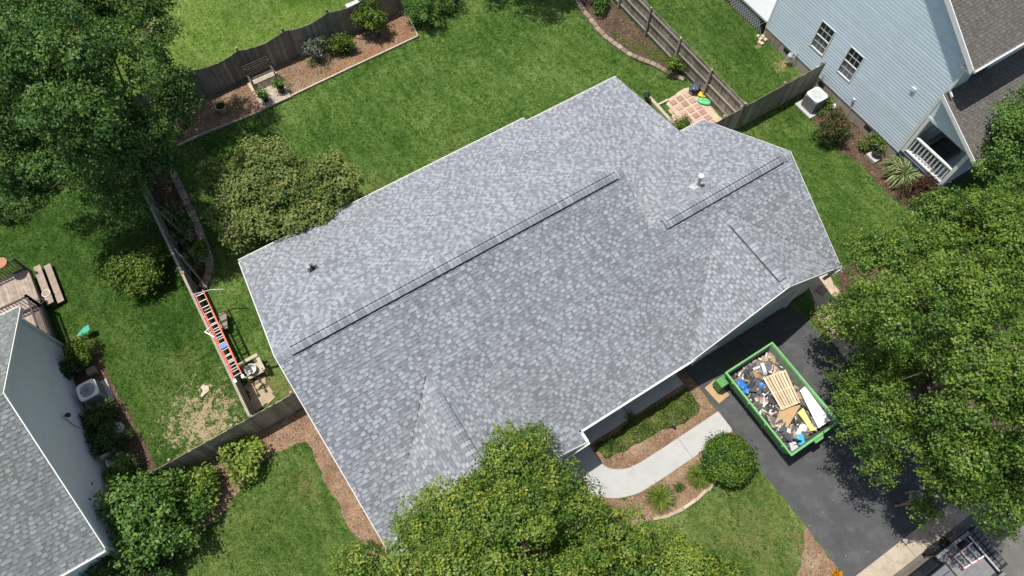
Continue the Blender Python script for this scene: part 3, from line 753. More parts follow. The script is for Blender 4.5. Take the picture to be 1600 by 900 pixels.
m = MB(); m.box(6.9, 7.85, 5.86, 5.9, 0.12, 2.2); dr = m.build('front_door', M['navy'], house)
m = MB(); m.tube((7.72,5.84,1.1), (7.72,5.78,1.1), 0.03); m.build('handle', M['chrome'], dr)
# downspouts
for (x, y) in ((16.75, TF+.2), (S0+.28, TB-.45)):
    m = MB(); m.box(x-.04, x+.04, y-.06, y, 0.1, ZE-.2); m.build('downspout', M['white'], house)
# roof pipes
pz = ZE + PT*(TB2-9.48)
p = MB(); p.tube((14.54,9.48,pz-.1), (14.54,9.48,pz+.62), 0.075, n=14); pv = p.build('vent_pipe', M['lead'], house, smooth=False)
m = MB(); m.lathe((14.54,9.48,pz+.6), [(0.10,0),(0.115,0.03),(0.115,0.10),(0.08,0.13)], 14); m.build('pipe_cap', M['pvc'], pv)
m = MB(); m.lathe((14.54,9.48,pz-.06), [(0.16,0),(0.14,0.08),(0.085,0.16)], 14); m.build('pipe_collar', M['lead'], pv)
m = MB(); m.obox((14.5,9.52,pz+.012), (1,0,0), (0,1,-PT), (0,PT,1), 0.26, 0.2, 0.008); m.build('flashing', M['lead'], pv)
pz = ZE + PT*(TB-14.32)
p = MB(); p.tube((0.12,14.32,pz-.1), (0.12,14.32,pz+.34), 0.055, n=12); pv = p.build('vent_pipe', M['black'], house)
m = MB(); m.lathe((0.12,14.32,pz-.05), [(0.15,0),(0.12,0.07),(0.065,0.15)], 12); m.build('pipe_collar', M['black'], pv)
m = MB(); m.obox((0.12,14.32,pz+.012), (1,0,0), (0,1,-PT), (0,PT,1), 0.2, 0.17, 0.008); m.build('flashing', M['black'], pv)

# ------------------------------------------------------------------ neighbour houses
def siding(parent, wall, x, y0, y1, z0, ztop, out, mat, step=0.15, ym=None, ze=None, zr=None, skip=(), lip=0.028):
    """lapped boards on a wall at x facing out (-1 or +1); narrows under a gable when ze, zr are given"""
    k = 0; z = z0
    while z < ztop - 0.02:
        a, b = y0, y1
        zc = z + step*0.6
        if ze is not None and zc > ze:
            f = (zr - zc)/(zr - ze); a = ym - (ym-y0)*f; b = ym + (y1-ym)*f
            if b - a < 0.2: break
        segs = [(a, b)]
        for (s0, s1, q0, q1) in skip:
            if z + step > q0 and z < q1:
                ns = []
                for (p, q) in segs:
                    if s0 > p: ns.append((p, min(q, s0)))
                    if s1 < q: ns.append((max(p, s1), q))
                segs = [t for t in ns if t[1]-t[0] > 0.02]
        m = MB()
        for (p, q) in segs:
            f_, g_ = x + out*lip, x + out*0.002
            prof = [(g_, z), (f_, z+0.001), (f_, z+step*0.66), (g_, z+step*0.68), (g_, z+step)]
            n = len(prof)
            vs = [(px_, p, pz_) for px_, pz_ in prof] + [(px_, q, pz_) for px_, pz_ in prof]
            m.add(vs, [(i, i+1, n+i+1, n+i) for i in range(n-1)] + [tuple(range(n)), tuple(range(2*n-1, n-1, -1))], random.random())
        if m.f: m.build('clapboard', mat, wall)
        z += step; k += 1

# --- blue house, right
RX = 26.5
blue = thing('house', (RX+4, 12, 0), 'pale blue clapboard two storey house with white trim and brown grey roof', 'house')
zb, zc = 9.9, 6.6
m = MB(); m.box(RX, RX+10, 7.6, 17.15, 0, 0.62); m.build('foundation', M['block'], blue)
wl = gable_wall(blue, 'x', RX+.001, 7.6, 17.15, 12.4, 0.62, zc-.1, zb-.2, 0.2, M['bluesiding'])
WIN = ((13.5, 14.32, 1.8, 3.3), (11.58, 12.39, 1.75, 3.29))
siding(blue, wl, RX, 7.72, 17.05, 0.62, zb-.3, -1, M['bluesiding'], 0.165, 12.4, zc-.2, zb-.25, skip=WIN)
m = MB(); m.box(RX+.2, RX+10, 7.6, 7.75, 0.62, zc-.1); m.build('wall', M['bluesiding'], blue)
m = MB(); m.box(RX+.2, RX+10, 17.0, 17.15, 0.62, zc-.1); m.build('wall', M['bluesiding'], blue)
for y in (7.6, 17.05):
    m = MB(); m.box(RX-.035, RX+.06, y, y+.11, 0.62, zc-.15); m.build('corner_board', M['white'], blue)
for (y0, y1, z0, z1) in WIN:
    f = MB(); t = 0.055
    f.box(RX-.05, RX+.02, y0-t, y1+t, z1, z1+t); f.box(RX-.05, RX+.02, y0-t, y1+t, z0-t, z0)
    f.box(RX-.05, RX+.02, y0-t, y0, z0, z1); f.box(RX-.05, RX+.02, y1, y1+t, z0, z1)
    zm = (z0+z1)/2
    f.box(RX-.042, RX+.01, y0, y1, zm-.025, zm+.025)
    w = f.build('window', M['white'], blue)
    g = MB()
    for (q0, q1, xx) in ((z0, zm-.025, -.012), (zm+.025, z1, -.022)):
        for k in (1, 2): g.box(RX+xx, RX+xx+.012, y0+(y1-y0)*k/3-.009, y0+(y1-y0)*k/3+.009, q0, q1)
        g.box(RX+xx-.001, RX+xx+.011, y0, y1, (q0+q1)/2-.009, (q0+q1)/2+.009)
    g.build('muntin', M['white'], w)
    for (q0, q1, xx) in ((z0, zm-.025, 0.0), (zm+.025, z1, -.010)):
        for k in range(3):
            for j in range(2):
                pnl = MB(); a, b = y0+(y1-y0)*k/3+.009, y0+(y1-y0)*(k+1)/3-.009
                c, d = (q0, (q0+q1)/2-.009) if j == 0 else ((q0+q1)/2+.009, q1)
                pnl.box(RX+xx, RX+xx+.004, a, b, c, d); pnl.build('pane', M['screen'] if q0 == z0 else M['glass'], w)
# upper roof
oR = RX - 0.28
up = roof_slope(blue, [(oR,7.25),(RX+12,7.25),(RX+12,12.4),(oR,12.4)], (oR,7.25), (1,0), zc, 0.66, M['shingle_right'], None, 31, None, light=0.15, dark=0.3)
roof_slope(blue, [(oR,17.55),(RX+12,17.55),(RX+12,12.4),(oR,12.4)], (RX+12,17.55), (-1,0), zc, 0.66, M['shingle_right'], None, 32, None, light=0.15, dark=0.3)
rake(blue, (oR,7.25,zc), (oR,12.4,zc+.66*5.15), (-1,0,0), h=0.26, w=0.05)
rake(blue, (oR,17.55,zc), (oR,12.4,zc+.66*5.15), (-1,0,0), h=0.26, w=0.05)
gutter(blue, (oR,7.25,zc-.02), (RX+12,7.25,zc-.02), (0,-1,0))
m = MB(); m.box(oR+.03, RX, 7.3, 7.75, zc-.34, zc-.2); m.build('eave_return', M['white'], blue)
m = MB(); m.bar((RX-.09,7.55,zc-.3), (RX-.09,7.55,5.0), 0.07, 0.09); m.bar((RX-.09,7.55,5.02), (RX-.09,7.3,4.85), 0.07, 0.07); m.build('downspout', M['white'], blue)
m = MB(); m.bar((RX+1.2,7.58,4.9),(RX+2.2,7.58,4.9),0.05,0.1); m.box(RX+1.2,RX+2.2,7.55,7.6,4.95,6.1); m.build('shutter', M['navy'], blue)
# porch
ps = roof_slope(blue, [(oR+.05,4.7),(RX+12,4.7),(RX+12,7.62),(oR+.05,7.62)], (oR+.05,4.7), (1,0), 3.35, 0.5, M['shingle_right'], None, 33, None, light=0.15, dark=0.3)
rake(blue, (oR+.05,4.7,3.35), (oR+.05,7.62,3.35+.5*2.92), (-1,0,0), h=0.2, w=0.04)
gutter(blue, (oR+.05,4.7,3.33), (RX+12,4.7,3.33), (0,-1,0))
m = MB(); m.slab3([(RX,7.6,3.3),(RX,7.6,4.65),(RX,5.0,3.3)], (0.15,0,0)); pw = m.build('porch_gable', M['bluesiding'], blue)
m = MB(); m.box(RX-.02, RX+.13, 5.08, 7.6, 3.16, 3.3); m.build('porch_beam', M['white'], blue)
m = MB(); m.box(RX, RX+11, 5.1, 7.6, 0.72, 0.82); m.build('porch_floor', M['doorgrey'], blue)
m = MB(); m.box(RX-.03, RX, 5.06, 7.6, 0.35, 0.80); m.box(RX-.03, RX+11, 5.04, 5.08, 0.35, 0.80); m.build('skirt_board', M['navy'], blue)
for (x, y) in ((RX+.06, 5.2), (RX+.06, 7.5), (RX+3.5, 5.2), (RX+7, 5.2)):
    m = MB(); m.box(x-.08, x+.08, y-.08, y+.08, 0.82, 3.16); m.build('porch_column', M['white'], blue)
for (z, hw) in ((1.92, 0.055), (1.02, 0.09)):
    m = MB(); m.box(RX+.06-hw, RX+.06+hw, 5.28, 7.42, z-.035, z+.035); m.build('porch_rail', M['white'], blue)
for k in range(11):
    y = 5.28 + 2.14*(k+.5)/11
    m = MB(); m.box(RX+.03, RX+.09, y-.028, y+.028, 1.05, 1.89); m.build('baluster', M['white'], blue)
# wall fittings
m = MB(); m.box(RX-.09, RX-.02, 8.72, 8.92, 3.74, 3.92); m.build('dryer_vent', M['white'], blue)
m = MB(); m.box(RX-.1, RX-.02, 10.82, 10.96, 1.05, 1.2); m.tube((RX-.06,10.89,1.05),(RX-.05,10.7,0.1),0.018); m.build('outlet_box', M['doorgrey'], blue)
for y in (9.3, 12.6, 15.2):
    m = MB(); m.box(RX-.012, RX+.01, y, y+.42, 0.28, 0.5); m.build('crawl_vent', M['dark'], blue)
m = MB()
for y in (15.9, 16.5): m.box(RX-.013, RX+.01, y, y+.5, 0.02, 0.56)
m.build('crawl_door', M['fencegrey'], blue)
# white deck with lattice at the back corner
m = MB()
for k in range(16):
    y = 17.3 + k*0.16
    m.bar((RX-.01,y,0.05),(RX-.01,y+.55,0.85),0.012,0.035); m.bar((RX+.005,y+.55,0.05),(RX+.005,y,0.85),0.012,0.035)
lt = m.build('lattice', M['acbody'], blue)
m = MB(); m.box(RX-.05, RX+4, 17.2, 20.3, 0.88, 0.98); m.build('back_deck', M['acbody'], blue)
m = MB(); m.box(RX+.05, RX+.12, 17.3, 20.3, 0.0, 0.86); m.build('deck_skirt', M['dark'], blue)
# gas meter on the wall
gm = thing('gas_meter', (26.25, 14.95, 0), 'small grey gas meter on bare soil against the blue house foundation', 'gas meter')
m = MB(); m.lathe((26.25,14.95,0.45), [(0.08,0),(0.15,0.04),(0.15,0.2),(0.1,0.28)], 14); m.build('meter_body', M['acbody'], gm, smooth=False)
m = MB(); m.path([(26.25,15.05,0),(26.25,15.05,0.75),(26.25,14.85,0.78)], [0.025]*3); m.path([(26.28,14.75,0),(26.28,14.75,0.6),(26.45,14.75,0.9)], [0.025]*3); m.build('pipe', M['acbody'], gm)
m = MB(); m.box(26.33,26.45,13.2,13.45,0.75,1.15); solo(m, 'electric_meter', M['acbody'], (26.39,13.3,0.75), 'grey electric meter box on blue wall above the fence end', 'meter', bevel=0.02)

# patio furniture under the porch
so_ = thing('patio_sofa', (RX+1.3, 6.4, 0.82), 'dark grey cushioned sofa in the shade of the blue house porch', 'sofa')
m = MB(); m.box(RX+.6, RX+2.0, 5.9, 6.9, 0.95, 1.2); m.build('seat', M['acdark'], so_, bevel=0.05)
m = MB(); m.box(RX+.6, RX+2.0, 6.9, 7.1, 0.95, 1.65); m.build('backrest', M['acdark'], so_, bevel=0.05)
for x in (RX+.65, RX+1.9):
    for y in (5.95, 6.85):
        m = MB(); m.box(x, x+.06, y, y+.06, 0.82, 0.95); m.build('leg', M['black'], so_)
for x in (RX+.66, RX+1.34):
    m = MB(); m.box(x, x+.6, 6.0, 6.85, 1.2, 1.3); m.build('cushion', M['scrap'], so_, bevel=0.04)

def ac_unit(loc, ang, label, size, h, mats, padm):
    u = thing('air_conditioner', loc, label, 'air conditioner', 'air conditioners beside the houses')
    x, y, z = loc; s = size/2
    u.rotation_euler = (0, 0, ang)
    m = MB(); m.box(x-s-.17, x+s+.17, y-s-.17, y+s+.17, 0.0, 0.09); m.build('pad', padm, u, bevel=0.01)
    m = MB(); m.box(x-s, x+s, y-s, y+s, 0.11, h-.05); b = m.build('body', mats[0], u, bevel=0.07)
    m = MB()
    for k in range(int((h-.25)/.055)):
        zz = 0.2+k*.055
        m.box(x-s+.05, x+s-.05, y-s-.006, y+s+.006, zz, zz+.02); m.box(x-s-.006, x+s+.006, y-s+.05, y+s-.05, zz, zz+.02)
    m.build('louvres', mats[1], b)
    # top ring with fan well
    m = MB(); r = s*0.8; n = 28; vs = []; fs = []
    for i in range(n):
        a = 2*math.pi*i/n; ca, sa = math.cos(a), math.sin(a)
        q = (s+.012)/max(abs(ca), abs(sa)); q = min(q, s*1.28)
        vs += [(x+ca*r, y+sa*r, h-.02), (x+ca*q, y+sa*q, h), (x+ca*q, y+sa*q, h-.07), (x+ca*r, y+sa*r, h-.2)]
    for i in range(n):
        j = (i+1) % n
        fs += [(4*i, 4*i+1, 4*j+1, 4*j), (4*i+1, 4*i+2, 4*j+2, 4*j+1), (4*i+3, 4*i, 4*j, 4*j+3)]
    fs.append(tuple(4*i+3 for i in range(n)))
    m.add(vs, fs[:-1]); m.add(vs, [fs[-1]], mi=1)
    m.build('top_cover', [mats[2], mats[3]], u)
    f = MB()
    for k in range(4):
        a = k*math.pi/2 + .3
        d, e = Vector((math.cos(a), math.sin(a), 0)), Vector((-math.sin(a), math.cos(a), 0.25))
        f.obox(Vector((x,y,h-.13)) + d*r*.52, d, e, d.cross(e), r*.42, r*.26, .006)
    f.lathe((x,y,h-.16), [(r*.28,0),(r*.28,.1),(r*.2,.12)], 14)
    f.build('fan', mats[4], u)
    g = MB()
    for q in (0.35, 0.55, 0.75, 0.93):
        for i in range(24):
            a, b = 2*math.pi*i/24, 2*math.pi*(i+1)/24
            g.bar((x+math.cos(a)*r*q, y+math.sin(a)*r*q, h-.005), (x+math.cos(b)*r*q, y+math.sin(b)*r*q, h-.005), .006, .006)
    for i in range(8):
        a = 2*math.pi*i/8; g.bar((x,y,h-.003), (x+math.cos(a)*r, y+math.sin(a)*r, h-.003), .008, .006)
    g.build('grille', mats[5], u)
    return u
ac_unit((25.35, 12.15, 0), 0, 'white square air conditioner on a concrete pad beside the blue house', 0.78, 0.95, [M['acbody'], M['acdark'], M['white'], M['acbody'], M['doorgrey'], M['white']], M['concrete'])
ac_unit((-9.85, 16.35, 0), 0, 'grey air conditioner with black fan well among shrubs by the white wall', 0.74, 0.85, [M['acbody'], M['acdark'], M['white'], M['vent'], M['acbody'], M['vent']], M['porchslab'])

# --- white house, left
LX = -10.5
white = thing('house', (LX-3, 14.5, 0), 'white clapboard house with green grey shingle roof at the left edge', 'house')
wl = gable_wall(white, 'x', LX-.001, 9.62, 19.3, 14.52, 0, 2.85, 5.95, -0.2, M['whitesiding'])
siding(white, wl, LX, 9.7, 19.2, 0.35, 5.9, 1, M['whitesiding'], 0.17, 14.52, 2.8, 5.95, lip=0.006)
m = MB(); m.box(LX-12, LX-.2, 19.15, 19.3, 0, 2.9); m.build('wall', M['whitesiding'], white)
m = MB(); m.box(LX-12, LX-.2, 9.62, 9.77, 0, 2.9); m.build('wall', M['whitesiding'], white)
lx = LX + 0.22
roof_slope(white, [(LX-12,9.31),(lx,9.31),(lx,14.52),(LX-12,14.52)], (LX-12,9.31), (1,0), 3.0, PT, M['shingle_left'], None, 41, None, light=0.35, dark=0.25)
roof_slope(white, [(LX-12,19.74),(lx,19.74),(lx,14.52),(LX-12,14.52)], (lx,19.74), (-1,0), 3.0, PT, M['shingle_left'], None, 42, None, light=0.35, dark=0.25)
rake(white, (lx,9.31,3.0), (lx,14.52,3.0+PT*5.21), (1,0,0), h=0.2, w=0.04)
rake(white, (lx,19.74,3.0), (lx,14.52,3.0+PT*5.21), (1,0,0), h=0.2, w=0.04)
gutter(white, (LX-12,9.31,2.98), (lx,9.31,2.98), (0,-1,0))
gutter(white, (LX-12,19.74,2.98), (lx,19.74,2.98), (0,1,0))
for y in (9.55, 19.22):
    m = MB(); m.box(LX-.06, LX+.04, y, y+.12, 0.0, 2.85); m.build('corner_board', M['white'], white)
m = MB(); m.bar((LX+.1,19.3,0.1), (LX+.1,19.3,2.8), .07, .09); m.build('downspout', M['white'], white)
m = MB(); m.tube((LX+.02,15.1,2.0),(LX+.2,15.0,2.1),0.03); m.lathe((LX+.2,15.0,2.05), [(0.02,0),(0.09,.03),(0.09,.12),(0.03,.16)], 10); m.build('wall_lamp', M['black'], white)
m = MB(); m.path([(LX+.03,15.0,2.0),(LX+.05,14.8,1.6),(LX+.12,14.75,0.9)], [.012]*3); m.build('cable', M['black'], white)

# deck of the white house
deck = thing('deck', (-12.3, 21.3, 0), 'raised wood plank deck with black railing and two steps behind the white house', 'deck')
for k in range(26):
    x = -10.42 - k*0.145
    m = MB(); m.box(x-.139, x, 19.35, 23.3, 0.66, 0.70, random.random()); m.build('deck_board', M['deckwood'], deck)
m = MB(); m.box(-14.2, -10.4, 19.35, 23.28, 0.42, 0.655); m.build('joist_frame', M['darkwood'], deck)
for (x, z) in ((-10.15, .46), (-9.83, .24)):
    m = MB(); m.box(x-.15, x+.15, 21.25, 23.4, z-.04, z); m.build('step', M['deckwood'], deck)
    m = MB(); m.box(x-.12, x+.1, 21.3, 23.35, 0, z-.045); m.build('riser', M['darkwood'], deck)
def railing(a, b, z0, z1, n, parent):
    a, b = Vector(a), Vector(b)
    for z in (z0, z1):
        m = MB(); m.bar(a+Vector((0,0,z)), b+Vector((0,0,z)), .07, .05); m.build('rail', M['black'], parent)
    for k in range(n+1):
        q = a + (b-a)*k/n; m = MB(); m.box(q.x-.011, q.x+.011, q.y-.011, q.y+.011, z0, z1); m.build('baluster', M['black'], parent)
    for q in (a, b):
        m = MB(); m.box(q.x-.05, q.x+.05, q.y-.05, q.y+.05, 0.66, z1+.08); m.build('rail_post', M['black'], parent)
railing((-10.47,19.45,0), (-10.47,21.2,0), .8, 1.6, 15, deck)
railing((-10.47,23.25,0), (-14.1,23.25,0), .8, 1.6, 28, deck)
railing((-10.47,21.2,0), (-12.2,21.2,0), .8, 1.6, 13, deck)
def pot(loc, r, h, mat, label, plant=None, cat='pot', name='flower_pot', wide=1.0):
    u = thing(name, loc, label, cat)
    x, y, z = loc
    m = MB(); m.lathe((x,y,z), [(r*.68,0),(r,h),(r*1.08,h),(r*1.08,h+.03),(r*.9,h+.03),(r*.88,h-.03)], 18); m.build('pot_body', mat, u, smooth=False)
    m = MB(); m.lathe((x,y,z+h-.06), [(r*.86,0),(r*.86,.03)], 14); m.build('soil', M['soil'], u)
    if plant: foliage('foliage', u, [((x,y,z+h+plant[1]*.5), (plant[0],plant[0],plant[1]))], plant[2], plant[3], plant[4], clumps=14, csize=plant[0]*.4)
    return u

# ------------------------------------------------------------------ foliage machinery
def leaf_mesh(name, P, Nn, size, tone, tip, mat, aspect=0.62, rng=None):
    n = len(P)
    rng = rng or np.random.default_rng(1)
    Nn = Nn/np.maximum(np.linalg.norm(Nn, axis=1, keepdims=True), 1e-6)
    r = rng.normal(size=(n,3))
    A = r - (r*Nn).sum(1, keepdims=True)*Nn; A /= np.maximum(np.linalg.norm(A, axis=1, keepdims=True), 1e-6)
    B = np.cross(Nn, A)
    sz = (size*rng.uniform(0.65, 1.3, n))[:,None]
    v = np.empty((n,4,3))
    v[:,0] = P - A*sz*.5
    v[:,1] = P + B*sz*.5*aspect + Nn*sz*.10
    v[:,2] = P + A*sz*.55
    v[:,3] = P - B*sz*.5*aspect + Nn*sz*.10
    me = bpy.data.meshes.new(name)
    me.vertices.add(4*n); me.loops.add(4*n); me.polygons.add(n)
    me.vertices.foreach_set('co', v.reshape(-1).astype(np.float32))
    me.loops.foreach_set('vertex_index', np.arange(4*n, dtype=np.int32))
    me.polygons.foreach_set('loop_start', np.arange(0, 4*n, 4, dtype=np.int32))
    me.materials.append(mat)
    a = me.attributes.new('tone', 'FLOAT', 'FACE'); a.data.foreach_set('value', np.clip(tone, 0, 1).astype(np.float32))
    a = me.attributes.new('tip', 'FLOAT', 'FACE'); a.data.foreach_set('value', np.clip(tip, 0, 1).astype(np.float32))
    me.update(calc_edges=True)
    me.validate()
    return me
_seed = [100]
def foliage(name, parent, ells, nleaf, size, mat, clumps=60, csize=0.45, tipp=0.12, fill=0.25, up=0.5, aspect=0.62, flat=0.75, shell=0.62, kind=None):
    """leaves gathered in clumps over a union of ellipsoids (centre, radii)"""
    _seed[0] += 1
    rng = np.random.default_rng(_seed[0])
    vol = np.array([(e[1][0]*e[1][1]*e[1][2])**(2/3) for e in ells]); pr = vol/vol.sum()
    C = []; R = []; O = []
    tries = 0
    while len(C) < clumps and tries < clumps*12:
        tries += 1
        i = rng.choice(len(ells), p=pr); c, rad = np.array(ells[i][0]), np.array(ells[i][1])
        d = rng.normal(size=3); d /= np.linalg.norm(d)
        if d[2] < -0.35 and rng.random() < 0.8: d[2] = -d[2]
        k = rng.uniform(shell, 1.0) if rng.random() > fill else rng.uniform(0.1, shell)
        p = c + d*rad*k
        # keep the clumps that are not deep inside another lobe
        deep = any((((p-np.array(e[0]))/np.array(e[1]))**2).sum() < 0.36 for j, e in enumerate(ells) if j != i)
        if deep and rng.random() > fill: continue
        C.append(p); R.append(csize*rng.uniform(0.6, 1.35)); O.append(d)
    C, R, O = np.array(C), np.array(R), np.array(O)
    w = R**2
    nt = max(len(C)*5, int(nleaf/16))                       # twigs: small tufts of leaves on each clump
    tc = rng.choice(len(C), nt, p=w/w.sum())
    D = rng.normal(size=(nt,3)); D /= np.linalg.norm(D, axis=1, keepdims=True)
    low = (D[:,2] < -0.3) & (rng.random(nt) < .6); D[low,2] *= -1
    rr = rng.uniform(0.25, 1.0, nt)**0.5
    T = D*rr[:,None]*R[tc][:,None]; T[:,2] *= flat
    T = C[tc] + T
    tt = rng.normal(size=nt)*0.13
    outer = (D[:,2]*0.7 + (D*O[tc]).sum(1)*0.5 > 0.35) & (rr > 0.72)
    ttip = np.where(outer & (rng.random(nt) < tipp*2.2), rng.uniform(.35, 1, nt), 0)
    idx = rng.integers(0, nt, nleaf)
    d = rng.normal(size=(nleaf,3))
    P = T[idx] + d*size*0.95
    N = D[idx]*1.0 + O[tc][idx]*0.15 + np.array([0,0,up*.55]) + rng.normal(size=(nleaf,3))*0.5
    ct = rng.uniform(-0.2, 0.2, len(C))
    tone = 0.46 + ct[tc][idx] + tt[idx] + rng.normal(size=nleaf)*0.19
    tip = ttip[idx]*rng.uniform(.4, 1.0, nleaf)*(rng.random(nleaf) < .75)
    b = BASE[parent.name] if parent is not None else Vector((0,0,0))
    me = leaf_mesh(name, P - np.array(b), N, size, tone, tip, mat, aspect, rng)
    o = bpy.data.objects.new(name, me)
    link(o, parent)
    return o
def limbs(name, parent, base, ells, r0, mat=None, seed=1, height=None):
    rg = random.Random(seed)
    m = MB(); base = Vector(base)
    zc = sum(e[0][2] for e in ells)/len(ells)
    fork = base + Vector((rg.uniform(-.15,.15), rg.uniform(-.15,.15), max(0.25, zc*0.38)))
    m.path([base - Vector((0,0,0.1)), base + Vector((0,0,0.15)), fork], [r0*1.35, r0*1.05, r0*.85], 9)
    for (c, rad) in ells:
        c = Vector(c)
        mid = fork.lerp(c, 0.5) + Vector((rg.uniform(-.3,.3), rg.uniform(-.3,.3), rg.uniform(0,.4)))*min(1, rad[0]*.4)
        m.path([fork, mid, c], [r0*.5, r0*.3, r0*.13], 7)
        for k in range(5):
            a = rg.uniform(0, 6.28); e = c + Vector((math.cos(a)*rad[0]*.8, math.sin(a)*rad[1]*.8, rg.uniform(-.2,.8)*rad[2]))
            s = mid.lerp(c, rg.uniform(.2, 1))
            m.path([s, s.lerp(e, .5) + Vector((0,0,.08)), e], [r0*.2, r0*.12, r0*.05], 5)
    return m.build(name, mat or M['bark'], parent)
def tree(name, base, ells, r0, label, cat, nleaf, size, mat, clumps, csize, group=None, **kw):
    t = thing(name, base, label, cat, group)
    limbs('trunk', t, base, ells, r0, seed=clumps)
    foliage('crown', t, ells, nleaf, size, mat, clumps, csize, **kw)
    return t
def ell(px, py, z, r, rz=None, ry=None):
    p = at(px, py, z); return ((p.x, p.y, z), (r, ry or r, rz or r*0.8))
def shrub(px, py, r, h, label, mat, nleaf, size, clumps=26, name='shrub', cat='shrub', lobes=3, group=None, stems=True, z=None, **kw):
    zc = h*0.55
    c = at(px, py, zc)
    rg = random.Random(int(px*7+py))
    ells = [((c.x, c.y, zc), (r*.8, r*.8, h*.5))]
    for k in range(lobes):
        a = 6.28*k/max(1, lobes) + rg.uniform(0, 1); q = r*.42
        ells.append(((c.x+math.cos(a)*q, c.y+math.sin(a)*q, zc*rg.uniform(.75,1.1)), (r*.55, r*.55, h*.42)))
    t = thing(name, (c.x, c.y, 0), label, cat, group)
    if stems: limbs('stem', t, (c.x, c.y, 0), ells, max(.015, r*.05), seed=int(px))
    foliage('foliage', t, ells, nleaf, size, mat, clumps, r*.30, **kw)
    return t
def strap_plant(px, py, r, h, n, w, label, mat, name='strap_leaf_plant', cat='plant', seed=1, group=None):
    c = at(px, py, 0.0); rg = random.Random(seed+int(px))
    t = thing(name, (c.x, c.y, 0), label, cat, group)
    m = MB()
    for k in range(n):
        a = rg.uniform(0, 6.283); L = r*rg.uniform(.55, 1.1); q = r*.25*rg.random(); hh = h*rg.uniform(.6, 1.1)
        d = Vector((math.cos(a), math.sin(a), 0)); s = Vector((-d.y, d.x, 0))*w*rg.uniform(.6,1.1)/2
        p0 = Vector((c.x, c.y, 0)) + d*q + Vector((rg.uniform(-.1,.1)*r, rg.uniform(-.1,.1)*r, 0))
        pts = [p0, p0 + d*L*.35 + Vector((0,0,hh*.8)), p0 + d*L*.7 + Vector((0,0,hh)), p0 + d*L + Vector((0,0,hh*.55))]
        ws = (.6, 1, .8, .08)
        vs = []
        for p, ww in zip(pts, ws): vs += [p - s*ww, p + s*ww]
        m.add(vs, [(0,1,3,2),(2,3,5,4),(4,5,7,6)], rg.random())
    m.build('leaves', mat, t)
    return t

# ------------------------------------------------------------------ fences
def board_mesh(w, h, t, mat, dog=True, tone=0.5):
    m = MB()
    if dog: prof = [(-w/2,0),(w/2,0),(w/2,h-.03),(w/2-.03,h),(-w/2+.03,h),(-w/2,h-.03)]
    else: prof = [(-w/2,0),(w/2,0),(w/2,h),(-w/2,h)]
    n = len(prof)
    m.add([(x,-t/2,z) for x,z in prof] + [(x,t/2,z) for x,z in prof], [tuple(range(n)), tuple(range(2*n-1,n-1,-1))] + [(i, n+i, n+(i+1)%n, (i+1)%n) for i in range(n)], tone)
    return meshof(m, 'board', mat)
def fence(a, b, label, height, mat, railmat, rail_side, post_step=2.44, top=None, bw=0.14, caps=False, seed=1, posts_at=None, rail_z=(0.3, 0.95, 1.6), railh=.085, post_over=0.08):
    """board fence a->b; rail_side +1/-1 = which side (left of a->b = +1) carries rails and posts"""
    rg = random.Random(seed)
    a, b = Vector((*a, 0)), Vector((*b, 0)); d = (b-a); L = d.length; d.normalize(); nrm = Vector((-d.y, d.x, 0))*rail_side
    ang = math.atan2(d.y, d.x)
    f = thing('fence', ((a+b)/2).to_tuple(), label, 'fence')
    meshes = [board_mesh(bw, height, .018, mat, top is None, t) for t in (.1, .3, .5, .7, .9)]
    n = int(L/(bw+.001))
    for k in range(n):
        x = (k+.5)*(bw+.001)
        sc = (top(x)/height if top else 1.0)*rg.uniform(.992, 1.008)
        o = inst('board', rg.choice(meshes), a + d*x - nrm*(.045+rg.uniform(0,.004)), f, scale=(1,1,sc), rot=(rg.uniform(-.006,.006), rg.uniform(-.0025,.0025), ang))
    ps = []
    x = 0.0
    while x < L + .05: ps.append(min(x, L)); x += post_step
    if posts_at: ps = posts_at
    for x in ps:
        ph = (top(x) if top else height) + post_over
        m = MB(); q = a + d*x + nrm*.02
        m.obox(q + Vector((0,0,ph/2)), d, nrm, (0,0,1), .048, .048, ph/2, rg.random())
        m.build('post', railmat, f)
    for z in rail_z:
        for i in range(len(ps)-1):
            m = MB(); m.bar(a+d*(ps[i]+.02)+Vector((0,0,z))-nrm*.012, a+d*(ps[i+1]-.02)+Vector((0,0,z+rg.uniform(-.015,.015)))-nrm*.012, .04, railh, tone=rg.random()); m.build('rail', railmat, f)
    return f
def scallop(x, x0=0.0, step=2.44):
    f = ((x-x0) % step)/step
    return 1.66 + 0.22*(abs(2*f-1)**1.6)
fence((-4.7,29.0), (15.5,29.0), 'dark grey scalloped board fence behind the bench and back flower bed', 1.88, M['fencegrey'], M['fencegrey'], 1, top=lambda x: scallop(x, -4.7+4.7+1.96), seed=3, posts_at=[1.96+2.44*k for k in range(-0, 6)], post_over=.16)
fence((21.2,13.15), (21.2,27.6), 'weathered tall fence with three rails along the patio and curved stone bed', 1.85, M['fence'], M['rail'], 1, seed=4)
fence((21.25,13.1), (26.4,13.1), 'weathered board fence running to the blue house beside the white air conditioner', 1.8, M['fence'], M['rail'], 1, seed=5)
fence((18.9,13.1), (21.1,13.1), 'short board fence closing the patio at the corner of the grey roof', 1.75, M['fence'], M['rail'], 1, seed=6, post_step=1.05)
lf = fence((-4.6,11.55), (-4.6,28.9), 'weathered fence with the orange ladder hung along it, left of the house', 1.5, M['fence'], M['rail'], -1, seed=7, rail_z=(.3,.8,1.3))
fence((-10.2,11.5), (-2.6,11.5), 'brownish board fence with shrubs in front, between white house and grey roof', 1.75, M['fence'], M['rail'], 1, seed=8)
